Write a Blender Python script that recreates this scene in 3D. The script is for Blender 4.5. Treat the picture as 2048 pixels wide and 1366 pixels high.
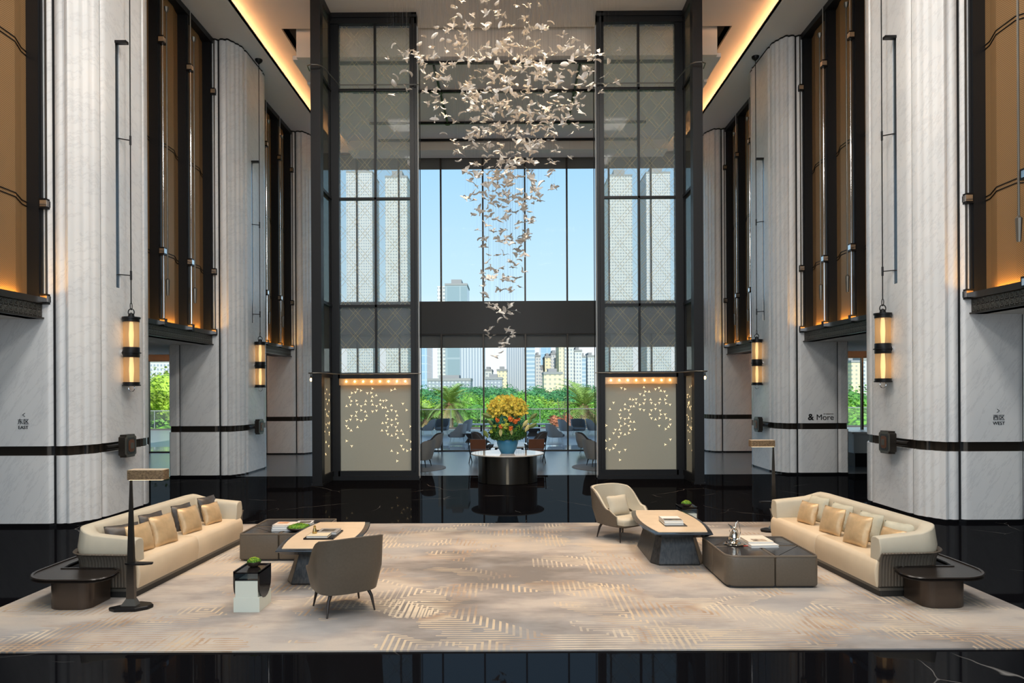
import bpy, bmesh, math, random
from math import sin, cos, pi, radians, atan2, hypot
from mathutils import Vector, Matrix
for o in list(bpy.data.objects): bpy.data.objects.remove(o, do_unlink=True)
SC = bpy.context.scene
COL = SC.collection
RND = random.Random(11)

# ------------------------------------------------------------------ camera
yaw, roll, CX, CY, FPX, H = -0.0030, 0.0049, 1019.35, 780.8, 1365.33, 2.4
CAMX = 0.0988
cam = bpy.data.cameras.new('camera'); cam.sensor_width = 36; cam.lens = 24
cam.shift_x = (1024-CX)/2048; cam.shift_y = (CY-683)/2048
cam.clip_start = 0.05; cam.clip_end = 3000
camo = bpy.data.objects.new('camera', cam); COL.objects.link(camo)
R_ = Vector((cos(yaw), -sin(yaw), 0)); D_ = Vector((sin(yaw), cos(yaw), 0)); U_ = Vector((0, 0, 1))
Rr = R_*cos(roll) - U_*sin(roll); Ur = U_*cos(roll) + R_*sin(roll)
camo.matrix_world = Matrix(((Rr.x, Ur.x, -D_.x, CAMX), (Rr.y, Ur.y, -D_.y, 0), (Rr.z, Ur.z, -D_.z, H), (0, 0, 0, 1)))
SC.camera = camo

# ------------------------------------------------------------------ colour management
vs = SC.view_settings
SC.display_settings.display_device = 'sRGB'
vs.view_transform = 'Standard'; vs.look = 'None'; vs.gamma = 1; vs.use_curve_mapping = False
vs.exposure = 0.30

# ------------------------------------------------------------------ world: blue summer sky, whiter towards the horizon
W = bpy.data.worlds.new('sky'); SC.world = W; W.use_nodes = True
nt = W.node_tree; nt.nodes.clear()
wo = nt.nodes.new('ShaderNodeOutputWorld'); bg = nt.nodes.new('ShaderNodeBackground')
tc = nt.nodes.new('ShaderNodeTexCoord'); sp = nt.nodes.new('ShaderNodeSeparateXYZ'); cr = nt.nodes.new('ShaderNodeValToRGB')
nt.links.new(tc.outputs['Generated'], sp.inputs[0]); nt.links.new(sp.outputs['Z'], cr.inputs[0])
nt.links.new(cr.outputs[0], bg.inputs[0]); nt.links.new(bg.outputs[0], wo.inputs[0])
e = cr.color_ramp.elements
e[0].position = 0.0; e[0].color = (0.86, 0.90, 0.93, 1)
e[1].position = 1.0; e[1].color = (0.26, 0.46, 0.78, 1)
for p, c in ((0.075, (0.84, 0.91, 0.96, 1)), (0.14, (0.55, 0.76, 0.90, 1)), (0.32, (0.36, 0.62, 0.88, 1))):
    q = e.new(p); q.color = c
bg.inputs[1].default_value = 1.0

# ------------------------------------------------------------------ sun and lamps
def lamp(name, kind, loc, energy, color=(1, 1, 1), rot=(0, 0, 0), **kw):
    l = bpy.data.lights.new(name, kind); l.energy = energy; l.color = color
    for k, v in kw.items(): setattr(l, k, v)
    o = bpy.data.objects.new(name, l); COL.objects.link(o); o.location = loc; o.rotation_euler = rot
    return o
lamp('sun', 'SUN', (0, -20, 40), 4.3, (1.0, 0.95, 0.86), (radians(45), 0, radians(-1)), angle=radians(0.6))
# unseen fill lamps added under the atrium ceiling (above and behind the frame)
for yy in (-1.0, 3.0, 7.0, 11.0):
    for xx in (-3.4, 3.4):
        lamp('ceiling_fill_light', 'AREA', (xx, yy, 12.55), 215, (1.0, 0.96, 0.90), (0, 0, 0), shape='RECTANGLE', size=2.2, size_y=1.2)
# added cool fill lamp in the entrance opening, unseen behind the camera
lamp('back_fill_light', 'AREA', (0, -5.6, 5.2), 430, (0.86, 0.93, 1.0), (radians(90), 0, 0), shape='RECTANGLE', size=15, size_y=9)
# ------------------------------------------------------------------ materials
MATS = {}
def newmat(name):
    m = bpy.data.materials.new(name); m.use_nodes = True
    return m, m.node_tree, m.node_tree.nodes['Principled BSDF']
def mat(name, col, rough=0.5, metal=0.0, spec=0.5, emit=None, es=0.0, noise=None, bump=0.0, nscale=20, coat=0.0, aniso=None):
    if name in MATS: return MATS[name]
    m, t, b = newmat(name)
    b.inputs['Base Color'].default_value = (*col, 1); b.inputs['Roughness'].default_value = rough
    b.inputs['Metallic'].default_value = metal; b.inputs['Specular IOR Level'].default_value = spec
    b.inputs['Coat Weight'].default_value = coat
    if emit: b.inputs['Emission Color'].default_value = (*emit, 1); b.inputs['Emission Strength'].default_value = es
    if noise or bump:
        tcn = t.nodes.new('ShaderNodeTexCoord'); mp = t.nodes.new('ShaderNodeMapping'); n = t.nodes.new('ShaderNodeTexNoise')
        mp.inputs['Scale'].default_value = aniso or (1, 1, 1)
        n.inputs['Scale'].default_value = nscale; n.inputs['Detail'].default_value = 4
        t.links.new(tcn.outputs['Object'], mp.inputs[0]); t.links.new(mp.outputs[0], n.inputs['Vector'])
        if noise:
            r = t.nodes.new('ShaderNodeValToRGB'); r.color_ramp.elements[0].position = 0.3; r.color_ramp.elements[1].position = 0.7
            r.color_ramp.elements[0].color = (*[c*(1-noise) for c in col], 1); r.color_ramp.elements[1].color = (*[min(1, c*(1+noise)) for c in col], 1)
            t.links.new(n.outputs['Fac'], r.inputs[0]); t.links.new(r.outputs[0], b.inputs['Base Color'])
        if bump:
            bp = t.nodes.new('ShaderNodeBump'); bp.inputs['Strength'].default_value = bump; bp.inputs['Distance'].default_value = 0.01
            t.links.new(n.outputs['Fac'], bp.inputs['Height']); t.links.new(bp.outputs[0], b.inputs['Normal'])
    MATS[name] = m
    return m
def nd(t, kind, **kw):
    n = t.nodes.new(kind)
    for k, v in kw.items():
        if k.startswith('i_'): n.inputs[k[2:].replace('_', ' ')].default_value = v
        else: setattr(n, k, v)
    return n
def ramp(t, src, stops, interp='LINEAR'):
    r = t.nodes.new('ShaderNodeValToRGB'); r.color_ramp.interpolation = interp
    el = r.color_ramp.elements
    el[0].position = stops[0][0]; el[0].color = (*stops[0][1], 1); el[1].position = stops[-1][0]; el[1].color = (*stops[-1][1], 1)
    for p, c in stops[1:-1]:
        q = el.new(p); q.color = (*c, 1)
    t.links.new(src, r.inputs[0]); return r.outputs[0]
def math_(t, op, a, b=None):
    n = t.nodes.new('ShaderNodeMath'); n.operation = op
    for i, v in enumerate((a, b)):
        if v is None: continue
        if isinstance(v, (int, float)): n.inputs[i].default_value = v
        else: t.links.new(v, n.inputs[i])
    return n.outputs[0]
def mixc(t, f, a, b):
    n = t.nodes.new('ShaderNodeMix'); n.data_type = 'RGBA'
    for i, v in ((0, f), (6, a), (7, b)):
        if isinstance(v, (int, float)): n.inputs[i].default_value = v
        elif isinstance(v, tuple): n.inputs[i].default_value = (*v, 1)
        else: t.links.new(v, n.inputs[i])
    return n.outputs[2]

def marble_mat():
    m, t, b = newmat('white_marble')
    tcn = nd(t, 'ShaderNodeTexCoord'); mp = nd(t, 'ShaderNodeMapping')
    mp.inputs['Scale'].default_value = (0.30, 0.8, 3.0)
    vr = nd(t, 'ShaderNodeVectorRotate', rotation_type='EULER_XYZ'); vr.inputs['Rotation'].default_value = (radians(35), radians(52), 0)
    t.links.new(tcn.outputs['Object'], vr.inputs['Vector']); t.links.new(vr.outputs[0], mp.inputs[0])
    n1 = nd(t, 'ShaderNodeTexNoise'); n1.inputs['Scale'].default_value = 2.0; n1.inputs['Detail'].default_value = 9; n1.inputs['Roughness'].default_value = 0.65
    t.links.new(mp.outputs[0], n1.inputs['Vector'])
    n2 = nd(t, 'ShaderNodeTexNoise'); n2.inputs['Scale'].default_value = 0.7; n2.inputs['Detail'].default_value = 4
    t.links.new(tcn.outputs['Object'], n2.inputs['Vector'])
    base = ramp(t, n2.outputs['Fac'], [(0.3, (0.70, 0.715, 0.725)), (0.7, (0.82, 0.82, 0.805))])
    vein = ramp(t, n1.outputs['Fac'], [(0.475, (0, 0, 0)), (0.50, (1, 1, 1)), (0.525, (0, 0, 0))])
    v2 = math_(t, 'MULTIPLY', vein, 0.26)
    c = mixc(t, v2, base, (0.40, 0.41, 0.43))
    t.links.new(c, b.inputs['Base Color']); b.inputs['Roughness'].default_value = 0.28; b.inputs['Specular IOR Level'].default_value = 0.35
    MATS['marble'] = m
def floor_mat():
    m, t, b = newmat('polished_black_marble')
    out = t.nodes['Material Output']
    tcn = nd(t, 'ShaderNodeTexCoord')
    n = nd(t, 'ShaderNodeTexNoise'); n.inputs['Scale'].default_value = 0.9; n.inputs['Detail'].default_value = 3
    t.links.new(tcn.outputs['Object'], n.inputs['Vector'])
    va = nd(t, 'ShaderNodeVectorMath', operation='SCALE'); va.inputs['Scale'].default_value = 0.5; t.links.new(n.outputs['Color'], va.inputs[0])
    vb = nd(t, 'ShaderNodeVectorMath', operation='ADD'); t.links.new(tcn.outputs['Object'], vb.inputs[0]); t.links.new(va.outputs[0], vb.inputs[1])
    vo = nd(t, 'ShaderNodeTexVoronoi', feature='DISTANCE_TO_EDGE'); vo.inputs['Scale'].default_value = 0.55; t.links.new(vb.outputs[0], vo.inputs['Vector'])
    line = ramp(t, vo.outputs['Distance'], [(0.0, (1, 1, 1)), (0.0013, (0, 0, 0))])
    n3 = nd(t, 'ShaderNodeTexNoise'); n3.inputs['Scale'].default_value = 0.8; t.links.new(tcn.outputs['Object'], n3.inputs['Vector'])
    msk = ramp(t, n3.outputs['Fac'], [(0.55, (0, 0, 0)), (0.66, (.8, .8, .8))])
    f = math_(t, 'MULTIPLY', line, msk)
    c = mixc(t, f, (0.004, 0.004, 0.005), (0.22, 0.21, 0.2))
    d = nd(t, 'ShaderNodeBsdfDiffuse'); t.links.new(c, d.inputs[0])
    g = nd(t, 'ShaderNodeBsdfGlossy'); g.inputs['Roughness'].default_value = 0.025; g.inputs['Color'].default_value = (0.95, 0.97, 1, 1)
    lw = nd(t, 'ShaderNodeLayerWeight'); lw.inputs['Blend'].default_value = 0.12
    fr = ramp(t, lw.outputs['Facing'], [(0.0, (0.02,)*3), (0.75, (0.045,)*3), (1.0, (0.12,)*3)])
    mx = nd(t, 'ShaderNodeMixShader'); t.links.new(fr, mx.inputs[0]); t.links.new(d.outputs[0], mx.inputs[1]); t.links.new(g.outputs[0], mx.inputs[2])
    t.links.new(mx.outputs[0], out.inputs[0]); MATS['floor'] = m
def rug_mat():
    m, t, b = newmat('patterned_rug')
    tcn = nd(t, 'ShaderNodeTexCoord'); P = tcn.outputs['Object']
    def noise(scale, detail=4, sx=1, sy=1, off=0, rough=.5):
        mp = nd(t, 'ShaderNodeMapping'); mp.inputs['Scale'].default_value = (sx, sy, 1); mp.inputs['Location'].default_value = (off, off*.7, 0)
        t.links.new(P, mp.inputs[0]); n = nd(t, 'ShaderNodeTexNoise'); n.inputs['Scale'].default_value = scale; n.inputs['Detail'].default_value = detail
        n.inputs['Roughness'].default_value = rough
        t.links.new(mp.outputs[0], n.inputs['Vector']); return n.outputs['Fac']
    a = noise(0.55, 6, 0.6, 1.3, 3, .6)
    wash = ramp(t, a, [(0.38, (0.18, 0.165, 0.155)), (0.475, (0.31, 0.282, 0.262)), (0.55, (0.46, 0.412, 0.365)), (0.66, (0.53, 0.465, 0.39))])
    bl = ramp(t, noise(0.8, 3, 1, 1, 20), [(0.5, (0, 0, 0)), (0.68, (1, 1, 1))])
    wash = mixc(t, math_(t, 'MULTIPLY', bl, 0.55), wash, (0.35, 0.355, 0.36))
    # rings of stripes that turn square corners
    def stripes(scale, per, off):
        mp = nd(t, 'ShaderNodeMapping'); mp.inputs['Location'].default_value = (off, off*1.7, 0); mp.inputs['Scale'].default_value = (0.85, 1.0, 1)
        t.links.new(P, mp.inputs[0])
        v = nd(t, 'ShaderNodeTexVoronoi', distance='CHEBYCHEV', feature='F1', voronoi_dimensions='2D'); v.inputs['Scale'].default_value = scale
        t.links.new(mp.outputs[0], v.inputs['Vector'])
        fr = math_(t, 'FRACT', math_(t, 'MULTIPLY', v.outputs['Distance'], 1.0/(per*scale)))
        ln = math_(t, 'LESS_THAN', fr, 0.38)
        s = nd(t, 'ShaderNodeSeparateColor'); t.links.new(v.outputs['Color'], s.inputs[0])
        return ln, s.outputs[0]
    l1, c1 = stripes(0.80, 0.058, 1.3)
    l2, c2 = stripes(1.25, 0.054, 9.1)
    mk1 = math_(t, 'GREATER_THAN', noise(0.9, 2, .8, 1.4, 7), 0.48)
    mk2 = math_(t, 'GREATER_THAN', noise(1.1, 2, .8, 1.4, 31), 0.54)
    f1 = math_(t, 'MULTIPLY', math_(t, 'MULTIPLY', l1, mk1), math_(t, 'GREATER_THAN', c1, 0.25))
    f2 = math_(t, 'MULTIPLY', math_(t, 'MULTIPLY', l2, mk2), math_(t, 'GREATER_THAN', c2, 0.4))
    fade = ramp(t, noise(1.7, 5, 1, 1, 40), [(0.35, (0.2,)*3), (0.6, (0.95,)*3)])
    lc = ramp(t, noise(0.7, 3, 1, 1, 55), [(0.42, (0.62, 0.50, 0.35)), (0.5, (0.38, 0.255, 0.165)), (0.58, (0.66, 0.56, 0.42))])
    c = mixc(t, math_(t, 'MULTIPLY', f1, fade), wash, lc)
    c = mixc(t, math_(t, 'MULTIPLY', f2, fade), c, lc)
    gr = noise(60, 2); c2_ = mixc(t, math_(t, 'MULTIPLY', gr, 0.25), c, (0.3, 0.26, 0.22))
    t.links.new(c2_, b.inputs['Base Color']); b.inputs['Roughness'].default_value = 0.95; b.inputs['Specular IOR Level'].default_value = 0.1
    bp = nd(t, 'ShaderNodeBump'); bp.inputs['Strength'].default_value = 0.5; bp.inputs['Distance'].default_value = 0.006
    hsum = math_(t, 'ADD', math_(t, 'MULTIPLY', gr, 0.4), math_(t, 'ADD', f1, f2))
    t.links.new(hsum, bp.inputs['Height']); t.links.new(bp.outputs[0], b.inputs['Normal'])
    MATS['rug'] = m
def wood_mat(name, c1, c2, rough=0.4, scale=(1, 12, 1), spec=.5, coat=0.0):
    m, t, b = newmat(name); tcn = nd(t, 'ShaderNodeTexCoord'); mp = nd(t, 'ShaderNodeMapping'); mp.inputs['Scale'].default_value = scale
    t.links.new(tcn.outputs['Object'], mp.inputs[0]); n = nd(t, 'ShaderNodeTexNoise'); n.inputs['Scale'].default_value = 3.0; n.inputs['Detail'].default_value = 8
    n.inputs['Distortion'].default_value = 0.6
    t.links.new(mp.outputs[0], n.inputs['Vector'])
    t.links.new(ramp(t, n.outputs['Fac'], [(0.35, c1), (0.65, c2)]), b.inputs['Base Color']); b.inputs['Roughness'].default_value = rough
    b.inputs['Specular IOR Level'].default_value = spec; b.inputs['Coat Weight'].default_value = coat; b.inputs['Coat Roughness'].default_value = 0.08
    MATS[name] = m; return m
def glass_mat(name, tint=(1, 1, 1), gloss=0.06, rough=0.0, diffuse=None, dfac=0.0):
    m, t, b = newmat(name); out = t.nodes['Material Output']; t.nodes.remove(b)
    tr = nd(t, 'ShaderNodeBsdfTransparent'); tr.inputs[0].default_value = (*tint, 1)
    g = nd(t, 'ShaderNodeBsdfGlossy'); g.inputs['Roughness'].default_value = rough
    mx = nd(t, 'ShaderNodeMixShader'); mx.inputs[0].default_value = gloss
    t.links.new(tr.outputs[0], mx.inputs[1]); t.links.new(g.outputs[0], mx.inputs[2]); last = mx.outputs[0]
    if diffuse:
        d = nd(t, 'ShaderNodeBsdfTranslucent'); d.inputs[0].default_value = (*diffuse, 1)
        d2 = nd(t, 'ShaderNodeBsdfDiffuse'); d2.inputs[0].default_value = (*diffuse, 1)
        ad = nd(t, 'ShaderNodeMixShader'); ad.inputs[0].default_value = 0.5; t.links.new(d.outputs[0], ad.inputs[1]); t.links.new(d2.outputs[0], ad.inputs[2])
        m2 = nd(t, 'ShaderNodeMixShader'); m2.inputs[0].default_value = dfac; t.links.new(last, m2.inputs[1]); t.links.new(ad.outputs[0], m2.inputs[2]); last = m2.outputs[0]
    t.links.new(last, out.inputs[0]); MATS[name] = m; return m
def etched_glass():
    # tower glazing: faint woven screen with thin golden diamond lines
    m, t, b = newmat('etched_glass'); out = t.nodes['Material Output']; t.nodes.remove(b)
    tcn = nd(t, 'ShaderNodeTexCoord'); s = nd(t, 'ShaderNodeSeparateXYZ'); t.links.new(tcn.outputs['Object'], s.inputs[0])
    xz = math_(t, 'ADD', s.outputs['X'], s.outputs['Y'])
    def lines(sg, per, off):
        u = math_(t, 'ADD', math_(t, 'MULTIPLY', xz, sg*1.15), s.outputs['Z'])
        fr = math_(t, 'FRACT', math_(t, 'ADD', math_(t, 'MULTIPLY', u, 1/per), off))
        return math_(t, 'LESS_THAN', math_(t, 'ABSOLUTE', math_(t, 'SUBTRACT', fr, .5)), 0.007)
    L = math_(t, 'MAXIMUM', math_(t, 'MAXIMUM', lines(1, .62, .1), lines(-1, .62, .1)), math_(t, 'MAXIMUM', lines(1, .62, .32), lines(-1, .62, .32)))
    tr = nd(t, 'ShaderNodeBsdfTransparent'); tr.inputs[0].default_value = (0.97, 0.98, 0.97, 1)
    g = nd(t, 'ShaderNodeBsdfGlossy'); g.inputs['Roughness'].default_value = 0.02
    d = nd(t, 'ShaderNodeBsdfDiffuse'); d.inputs[0].default_value = (0.72, 0.76, 0.76, 1)
    d1 = nd(t, 'ShaderNodeBsdfTranslucent'); d1.inputs[0].default_value = (0.80, 0.84, 0.86, 1)
    dd = nd(t, 'ShaderNodeMixShader'); dd.inputs[0].default_value = .6; t.links.new(d.outputs[0], dd.inputs[1]); t.links.new(d1.outputs[0], dd.inputs[2])
    a = nd(t, 'ShaderNodeMixShader'); a.inputs[0].default_value = 0.004; t.links.new(tr.outputs[0], a.inputs[1]); t.links.new(g.outputs[0], a.inputs[2])
    c = nd(t, 'ShaderNodeMixShader'); c.inputs[0].default_value = 0.17; t.links.new(a.outputs[0], c.inputs[1]); t.links.new(dd.outputs[0], c.inputs[2])
    gl = nd(t, 'ShaderNodeBsdfDiffuse'); gl.inputs[0].default_value = (0.55, 0.45, 0.22, 1)
    f = nd(t, 'ShaderNodeMixShader'); t.links.new(math_(t, 'MULTIPLY', L, .45), f.inputs[0]); t.links.new(c.outputs[0], f.inputs[1]); t.links.new(gl.outputs[0], f.inputs[2])
    t.links.new(f.outputs[0], out.inputs[0]); MATS['etched'] = m
def mesh_screen():
    m, t, b = newmat('woven_bronze_mesh')
    tcn = nd(t, 'ShaderNodeTexCoord'); s = nd(t, 'ShaderNodeSeparateXYZ'); t.links.new(tcn.outputs['Object'], s.inputs[0])
    a = math_(t, 'SINE', math_(t, 'MULTIPLY', s.outputs['Y'], 2*pi/0.035)); bb = math_(t, 'SINE', math_(t, 'MULTIPLY', s.outputs['Z'], 2*pi/0.035))
    p = math_(t, 'MULTIPLY', a, bb); f = math_(t, 'GREATER_THAN', p, 0.0)
    t.links.new(mixc(t, f, (0.44, 0.26, 0.115), (0.20, 0.115, 0.048)), b.inputs['Base Color'])
    b.inputs['Roughness'].default_value = 0.5; b.inputs['Metallic'].default_value = 0.35
    MATS['mesh'] = m
def facade_mat(name, wall, glass, sx, sz, fx=0.55, fz=0.5, rough=0.5):
    m, t, b = newmat(name); tcn = nd(t, 'ShaderNodeTexCoord'); s = nd(t, 'ShaderNodeSeparateXYZ'); t.links.new(tcn.outputs['Object'], s.inputs[0])
    xy = math_(t, 'ADD', s.outputs['X'], s.outputs['Y'])
    a = math_(t, 'LESS_THAN', math_(t, 'FRACT', math_(t, 'MULTIPLY', xy, 1/sx)), fx) if fx < 1 else None
    c = math_(t, 'LESS_THAN', math_(t, 'FRACT', math_(t, 'MULTIPLY', s.outputs['Z'], 1/sz)), fz) if fz < 1 else None
    f = a if c is None else (c if a is None else math_(t, 'MULTIPLY', a, c))
    t.links.new(mixc(t, f, wall, glass), b.inputs['Base Color']); b.inputs['Roughness'].default_value = rough; MATS[name] = m; return m
marble_mat(); floor_mat(); rug_mat(); etched_glass(); mesh_screen()
M = MATS
BR = mat('dark_bronze', (0.055, 0.046, 0.038), 0.32, 0.8)
BRL = mat('light_bronze', (0.16, 0.15, 0.13), 0.35, 0.7)
FR = mat('charcoal_frame', (0.010, 0.011, 0.013), 0.42, 0.0, 0.35)
BLK = mat('black_metal', (0.010, 0.010, 0.011), 0.4, 0.5)
CHR = mat('chrome', (0.75, 0.76, 0.78), 0.12, 1.0)
JNT = mat('dark_joint', (0.012, 0.013, 0.015), 0.6)
WHT = mat('white_plaster', (0.76, 0.76, 0.74), 0.8, 0, 0.2)
WHC = mat('warm_plaster', (0.80, 0.76, 0.69), 0.8, 0, 0.2)
LIN = mat('cream_leather', (0.66, 0.53, 0.37), 0.5, 0, 0.35, noise=.05, nscale=3)
CRM = mat('cream_upholstery', (0.56, 0.50, 0.385), 0.6, 0, 0.3, noise=.05, nscale=4)
GLD = mat('champagne_satin', (0.62, 0.43, 0.235), 0.36, 0.25, 0.5, noise=.12, nscale=9, bump=.6)
DKC = mat('charcoal_satin', (0.085, 0.072, 0.062), 0.36, 0.2, 0.5, noise=.15, nscale=9, bump=.6)
PLC = mat('pale_sage_fabric', (0.52, 0.49, 0.375), 0.55, 0, .35, noise=.08, nscale=9, bump=.6)
TAU = mat('taupe_leather', (0.115, 0.092, 0.068), 0.42, 0, 0.45, noise=.06, nscale=40)
BRX = mat('burnished_bronze_lacquer', (0.075, 0.055, 0.042), 0.3, 0.55)
RIB = mat('ribbed_bronze_leather', (0.12, 0.10, 0.078), 0.42, 0.25)
OAK = wood_mat('blackened_oak', (0.016, 0.017, 0.018), (0.06, 0.055, 0.05), 0.35, (14, 14, 1.2), .5)
TTW = wood_mat('dark_veneer_top', (0.010, 0.011, 0.013), (0.045, 0.045, 0.048), 0.16, (1.5, 14, 1), .6)
CRT = mat('cream_stone_top', (0.72, 0.57, 0.40), 0.22, 0, 0.5, noise=.05, nscale=4)
BLU = mat('dark_lacquer_rim', (0.030, 0.036, 0.045), 0.15, 0.3, .7)
LDK = wood_mat('lounge_floor_planks', (0.10, 0.11, 0.12), (0.19, 0.20, 0.21), 0.24, (0.5, 8, 1), .6)
DEC = wood_mat('deck_planks', (0.16, 0.17, 0.18), (0.28, 0.29, 0.30), 0.3, (0.4, 6, 1))
PAV = mat('pale_top', (0.62, 0.62, 0.60), 0.25)
POL = mat('polished_pale_paving', (0.55, 0.56, 0.56), 0.05, 0, .9)
LEA = mat('leaf_green', (0.10, 0.30, 0.03), 0.6, noise=.45, nscale=0.6)
SHD = mat('grey_blind', (0.20, 0.19, 0.18), 0.8)
BEM = mat('charcoal_beam', (0.045, 0.046, 0.047), 0.5)
FAB = mat('linen_wall_panel', (0.42, 0.42, 0.35), 0.85, noise=.07, nscale=160)
WARM = mat('warm_lit_cutout', (1, .8, .5), emit=(1.0, 0.72, 0.38), es=1.7)
BULB = mat('warm_bulb', (1, .8, .5), emit=(1.0, 0.62, 0.28), es=14.0)
COVE = mat('cove_light_strip', (1, .6, .3), emit=(1.0, 0.50, 0.22), es=26.0)
UPL = mat('amber_uplight', (1, .6, .2), emit=(1.0, 0.50, 0.08), es=55.0)
GLS = glass_mat('clear_glass', (0.97, 0.985, 0.99), 0.0006)
GRL = glass_mat('railing_glass', (0.93, 0.96, 0.95), 0.06)
AMB = glass_mat('amber_lantern_glass', (1.0, 0.84, 0.60), 0.05, 0.05, (0.9, 0.66, 0.40), 0.5)
PAPW = mat('book_pages', (0.78, 0.77, 0.74), 0.8)

# ------------------------------------------------------------------ mesh builder
class MB:
    def __init__(s): s.bm = bmesh.new()
    def box(s, x0, x1, y0, y1, z0, z1, rz=0, c=None):
        v = [s.bm.verts.new((x, y, z)) for z in (z0, z1) for x, y in ((x0, y0), (x1, y0), (x1, y1), (x0, y1))]
        for f in ((3, 2, 1, 0), (4, 5, 6, 7), (0, 1, 5, 4), (1, 2, 6, 5), (2, 3, 7, 6), (3, 0, 4, 7)): s.bm.faces.new([v[i] for i in f])
        if rz:
            c = c or ((x0+x1)/2, (y0+y1)/2, 0); bmesh.ops.rotate(s.bm, verts=v, cent=c, matrix=Matrix.Rotation(rz, 3, 'Z'))
        return s
    def prism(s, pts, z0, z1, top=None, caps=True):
        n = len(pts); t = top or pts
        a = [s.bm.verts.new((p[0], p[1], z0)) for p in pts]; b = [s.bm.verts.new((p[0], p[1], z1)) for p in t]
        for i in range(n): j = (i+1) % n; s.bm.faces.new((a[i], a[j], b[j], b[i]))
        if caps: s.bm.faces.new(a[::-1]); s.bm.faces.new(b)
        return s
    def loft(s, rings, cap=True, closed=True):
        R = [[s.bm.verts.new(p) for p in r] for r in rings]; n = len(R[0])
        for a, b in zip(R, R[1:]):
            for i in range(n if closed else n-1): j = (i+1) % n; s.bm.faces.new((a[i], a[j], b[j], b[i]))
        if cap and closed: s.bm.faces.new(R[0][::-1]); s.bm.faces.new(R[-1])
        return s
    def lathe(s, prof, c=(0, 0, 0), n=24, ax='z'):
        rings = []
        for r, z in prof:
            rr = max(r, 1e-4); rings.append([(c[0]+rr*cos(2*pi*i/n), c[1]+rr*sin(2*pi*i/n), c[2]+z) for i in range(n)])
        if ax == 'x': rings = [[(c[0]+(q[2]-c[2]), c[1]+(q[0]-c[0]), c[2]+(q[1]-c[1])) for q in r] for r in rings]
        return s.loft(rings)
    def tube(s, pts, r, n=8, cap=True):
        P = [Vector(p) for p in pts]; rs = r if isinstance(r, (list, tuple)) else [r]*len(P); rings = []; up = None
        for i, p in enumerate(P):
            d = (P[min(i+1, len(P)-1)]-P[max(i-1, 0)]).normalized()
            if up is None: up = Vector((0, 0, 1)) if abs(d.z) < .9 else Vector((1, 0, 0))
            a = d.cross(up).normalized(); bb = a.cross(d).normalized(); up = bb
            rings.append([tuple(p+a*rs[i]*cos(2*pi*k/n)+bb*rs[i]*sin(2*pi*k/n)) for k in range(n)])
        return s.loft(rings, cap)
    def grid(s, fn, nu, nv, cu=False):
        V = [[s.bm.verts.new(fn(i/(nu if cu else nu-1), j/(nv-1))) for j in range(nv)] for i in range(nu)]
        for i in range(nu if cu else nu-1):
            for j in range(nv-1): k = (i+1) % nu; s.bm.faces.new((V[i][j], V[k][j], V[k][j+1], V[i][j+1]))
        return s
    def sphere(s, c, r, n=10, m=6, sz=1):
        return s.lathe([(r*sin(pi*k/m), -r*sz*cos(pi*k/m)) for k in range(m+1)], c, n)
    def poly3(s, pts): s.bm.faces.new([s.bm.verts.new(p) for p in pts]); return s
    def build(s, name, m, parent=None, world=True, smooth=35, bevel=0, seg=2, recalc=True, mirror=False):
        if mirror: bmesh.ops.scale(s.bm, vec=(-1, 1, 1), verts=s.bm.verts)
        if recalc: bmesh.ops.recalc_face_normals(s.bm, faces=s.bm.faces)
        if world and parent is not None:
            off = Vector((0, 0, 0)); q = parent
            while q is not None: off += q.location; q = q.parent
            bmesh.ops.translate(s.bm, vec=-off, verts=s.bm.verts)
        me = bpy.data.meshes.new(name); s.bm.to_mesh(me); s.bm.free()
        ms = m if isinstance(m, list) else [m]
        for q in ms: me.materials.append(q)
        if smooth and len(me.polygons):
            me.shade_smooth(); me.set_sharp_from_angle(angle=radians(smooth))
        o = bpy.data.objects.new(name, me); COL.objects.link(o); o.parent = parent
        if bevel:
            bv = o.modifiers.new('bevel', 'BEVEL'); bv.width = bevel; bv.segments = seg; bv.limit_method = 'ANGLE'; bv.angle_limit = radians(40); bv.harden_normals = False
        return o
def tag(o, label=None, cat=None, group=None, kind=None):
    for k, v in (('label', label), ('category', cat), ('group', group), ('kind', kind)):
        if v: o[k] = v
    return o
def thing(name, label, cat, loc=(0, 0, 0), rz=0, group=None):
    o = bpy.data.objects.new(name, None); COL.objects.link(o); o.location = loc; o.rotation_euler = (0, 0, rz); o.empty_display_size = .1
    return tag(o, label, cat, group)
def struct(o): o['kind'] = 'structure'; return o
def copy_tree(o, parent=None):
    c = o.copy(); COL.objects.link(c); c.parent = parent
    for ch in list(o.children): copy_tree(ch, c)
    return c
def rrect(x0, x1, y0, y1, r, n=5):
    rs = r if isinstance(r, (list, tuple)) else [r]*4; out = []
    for (cx, cy, a0), rr in zip(((x1, y0, -90), (x1, y1, 0), (x0, y1, 90), (x0, y0, 180)), rs):
        ox = cx - rr if cx == x1 else cx + rr; oy = cy - rr if cy == y1 else cy + rr
        if rr <= 0: out.append((cx, cy)); continue
        for k in range(n+1): a = radians(a0+90*k/n); out.append((ox+rr*cos(a), oy+rr*sin(a)))
    return out
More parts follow.
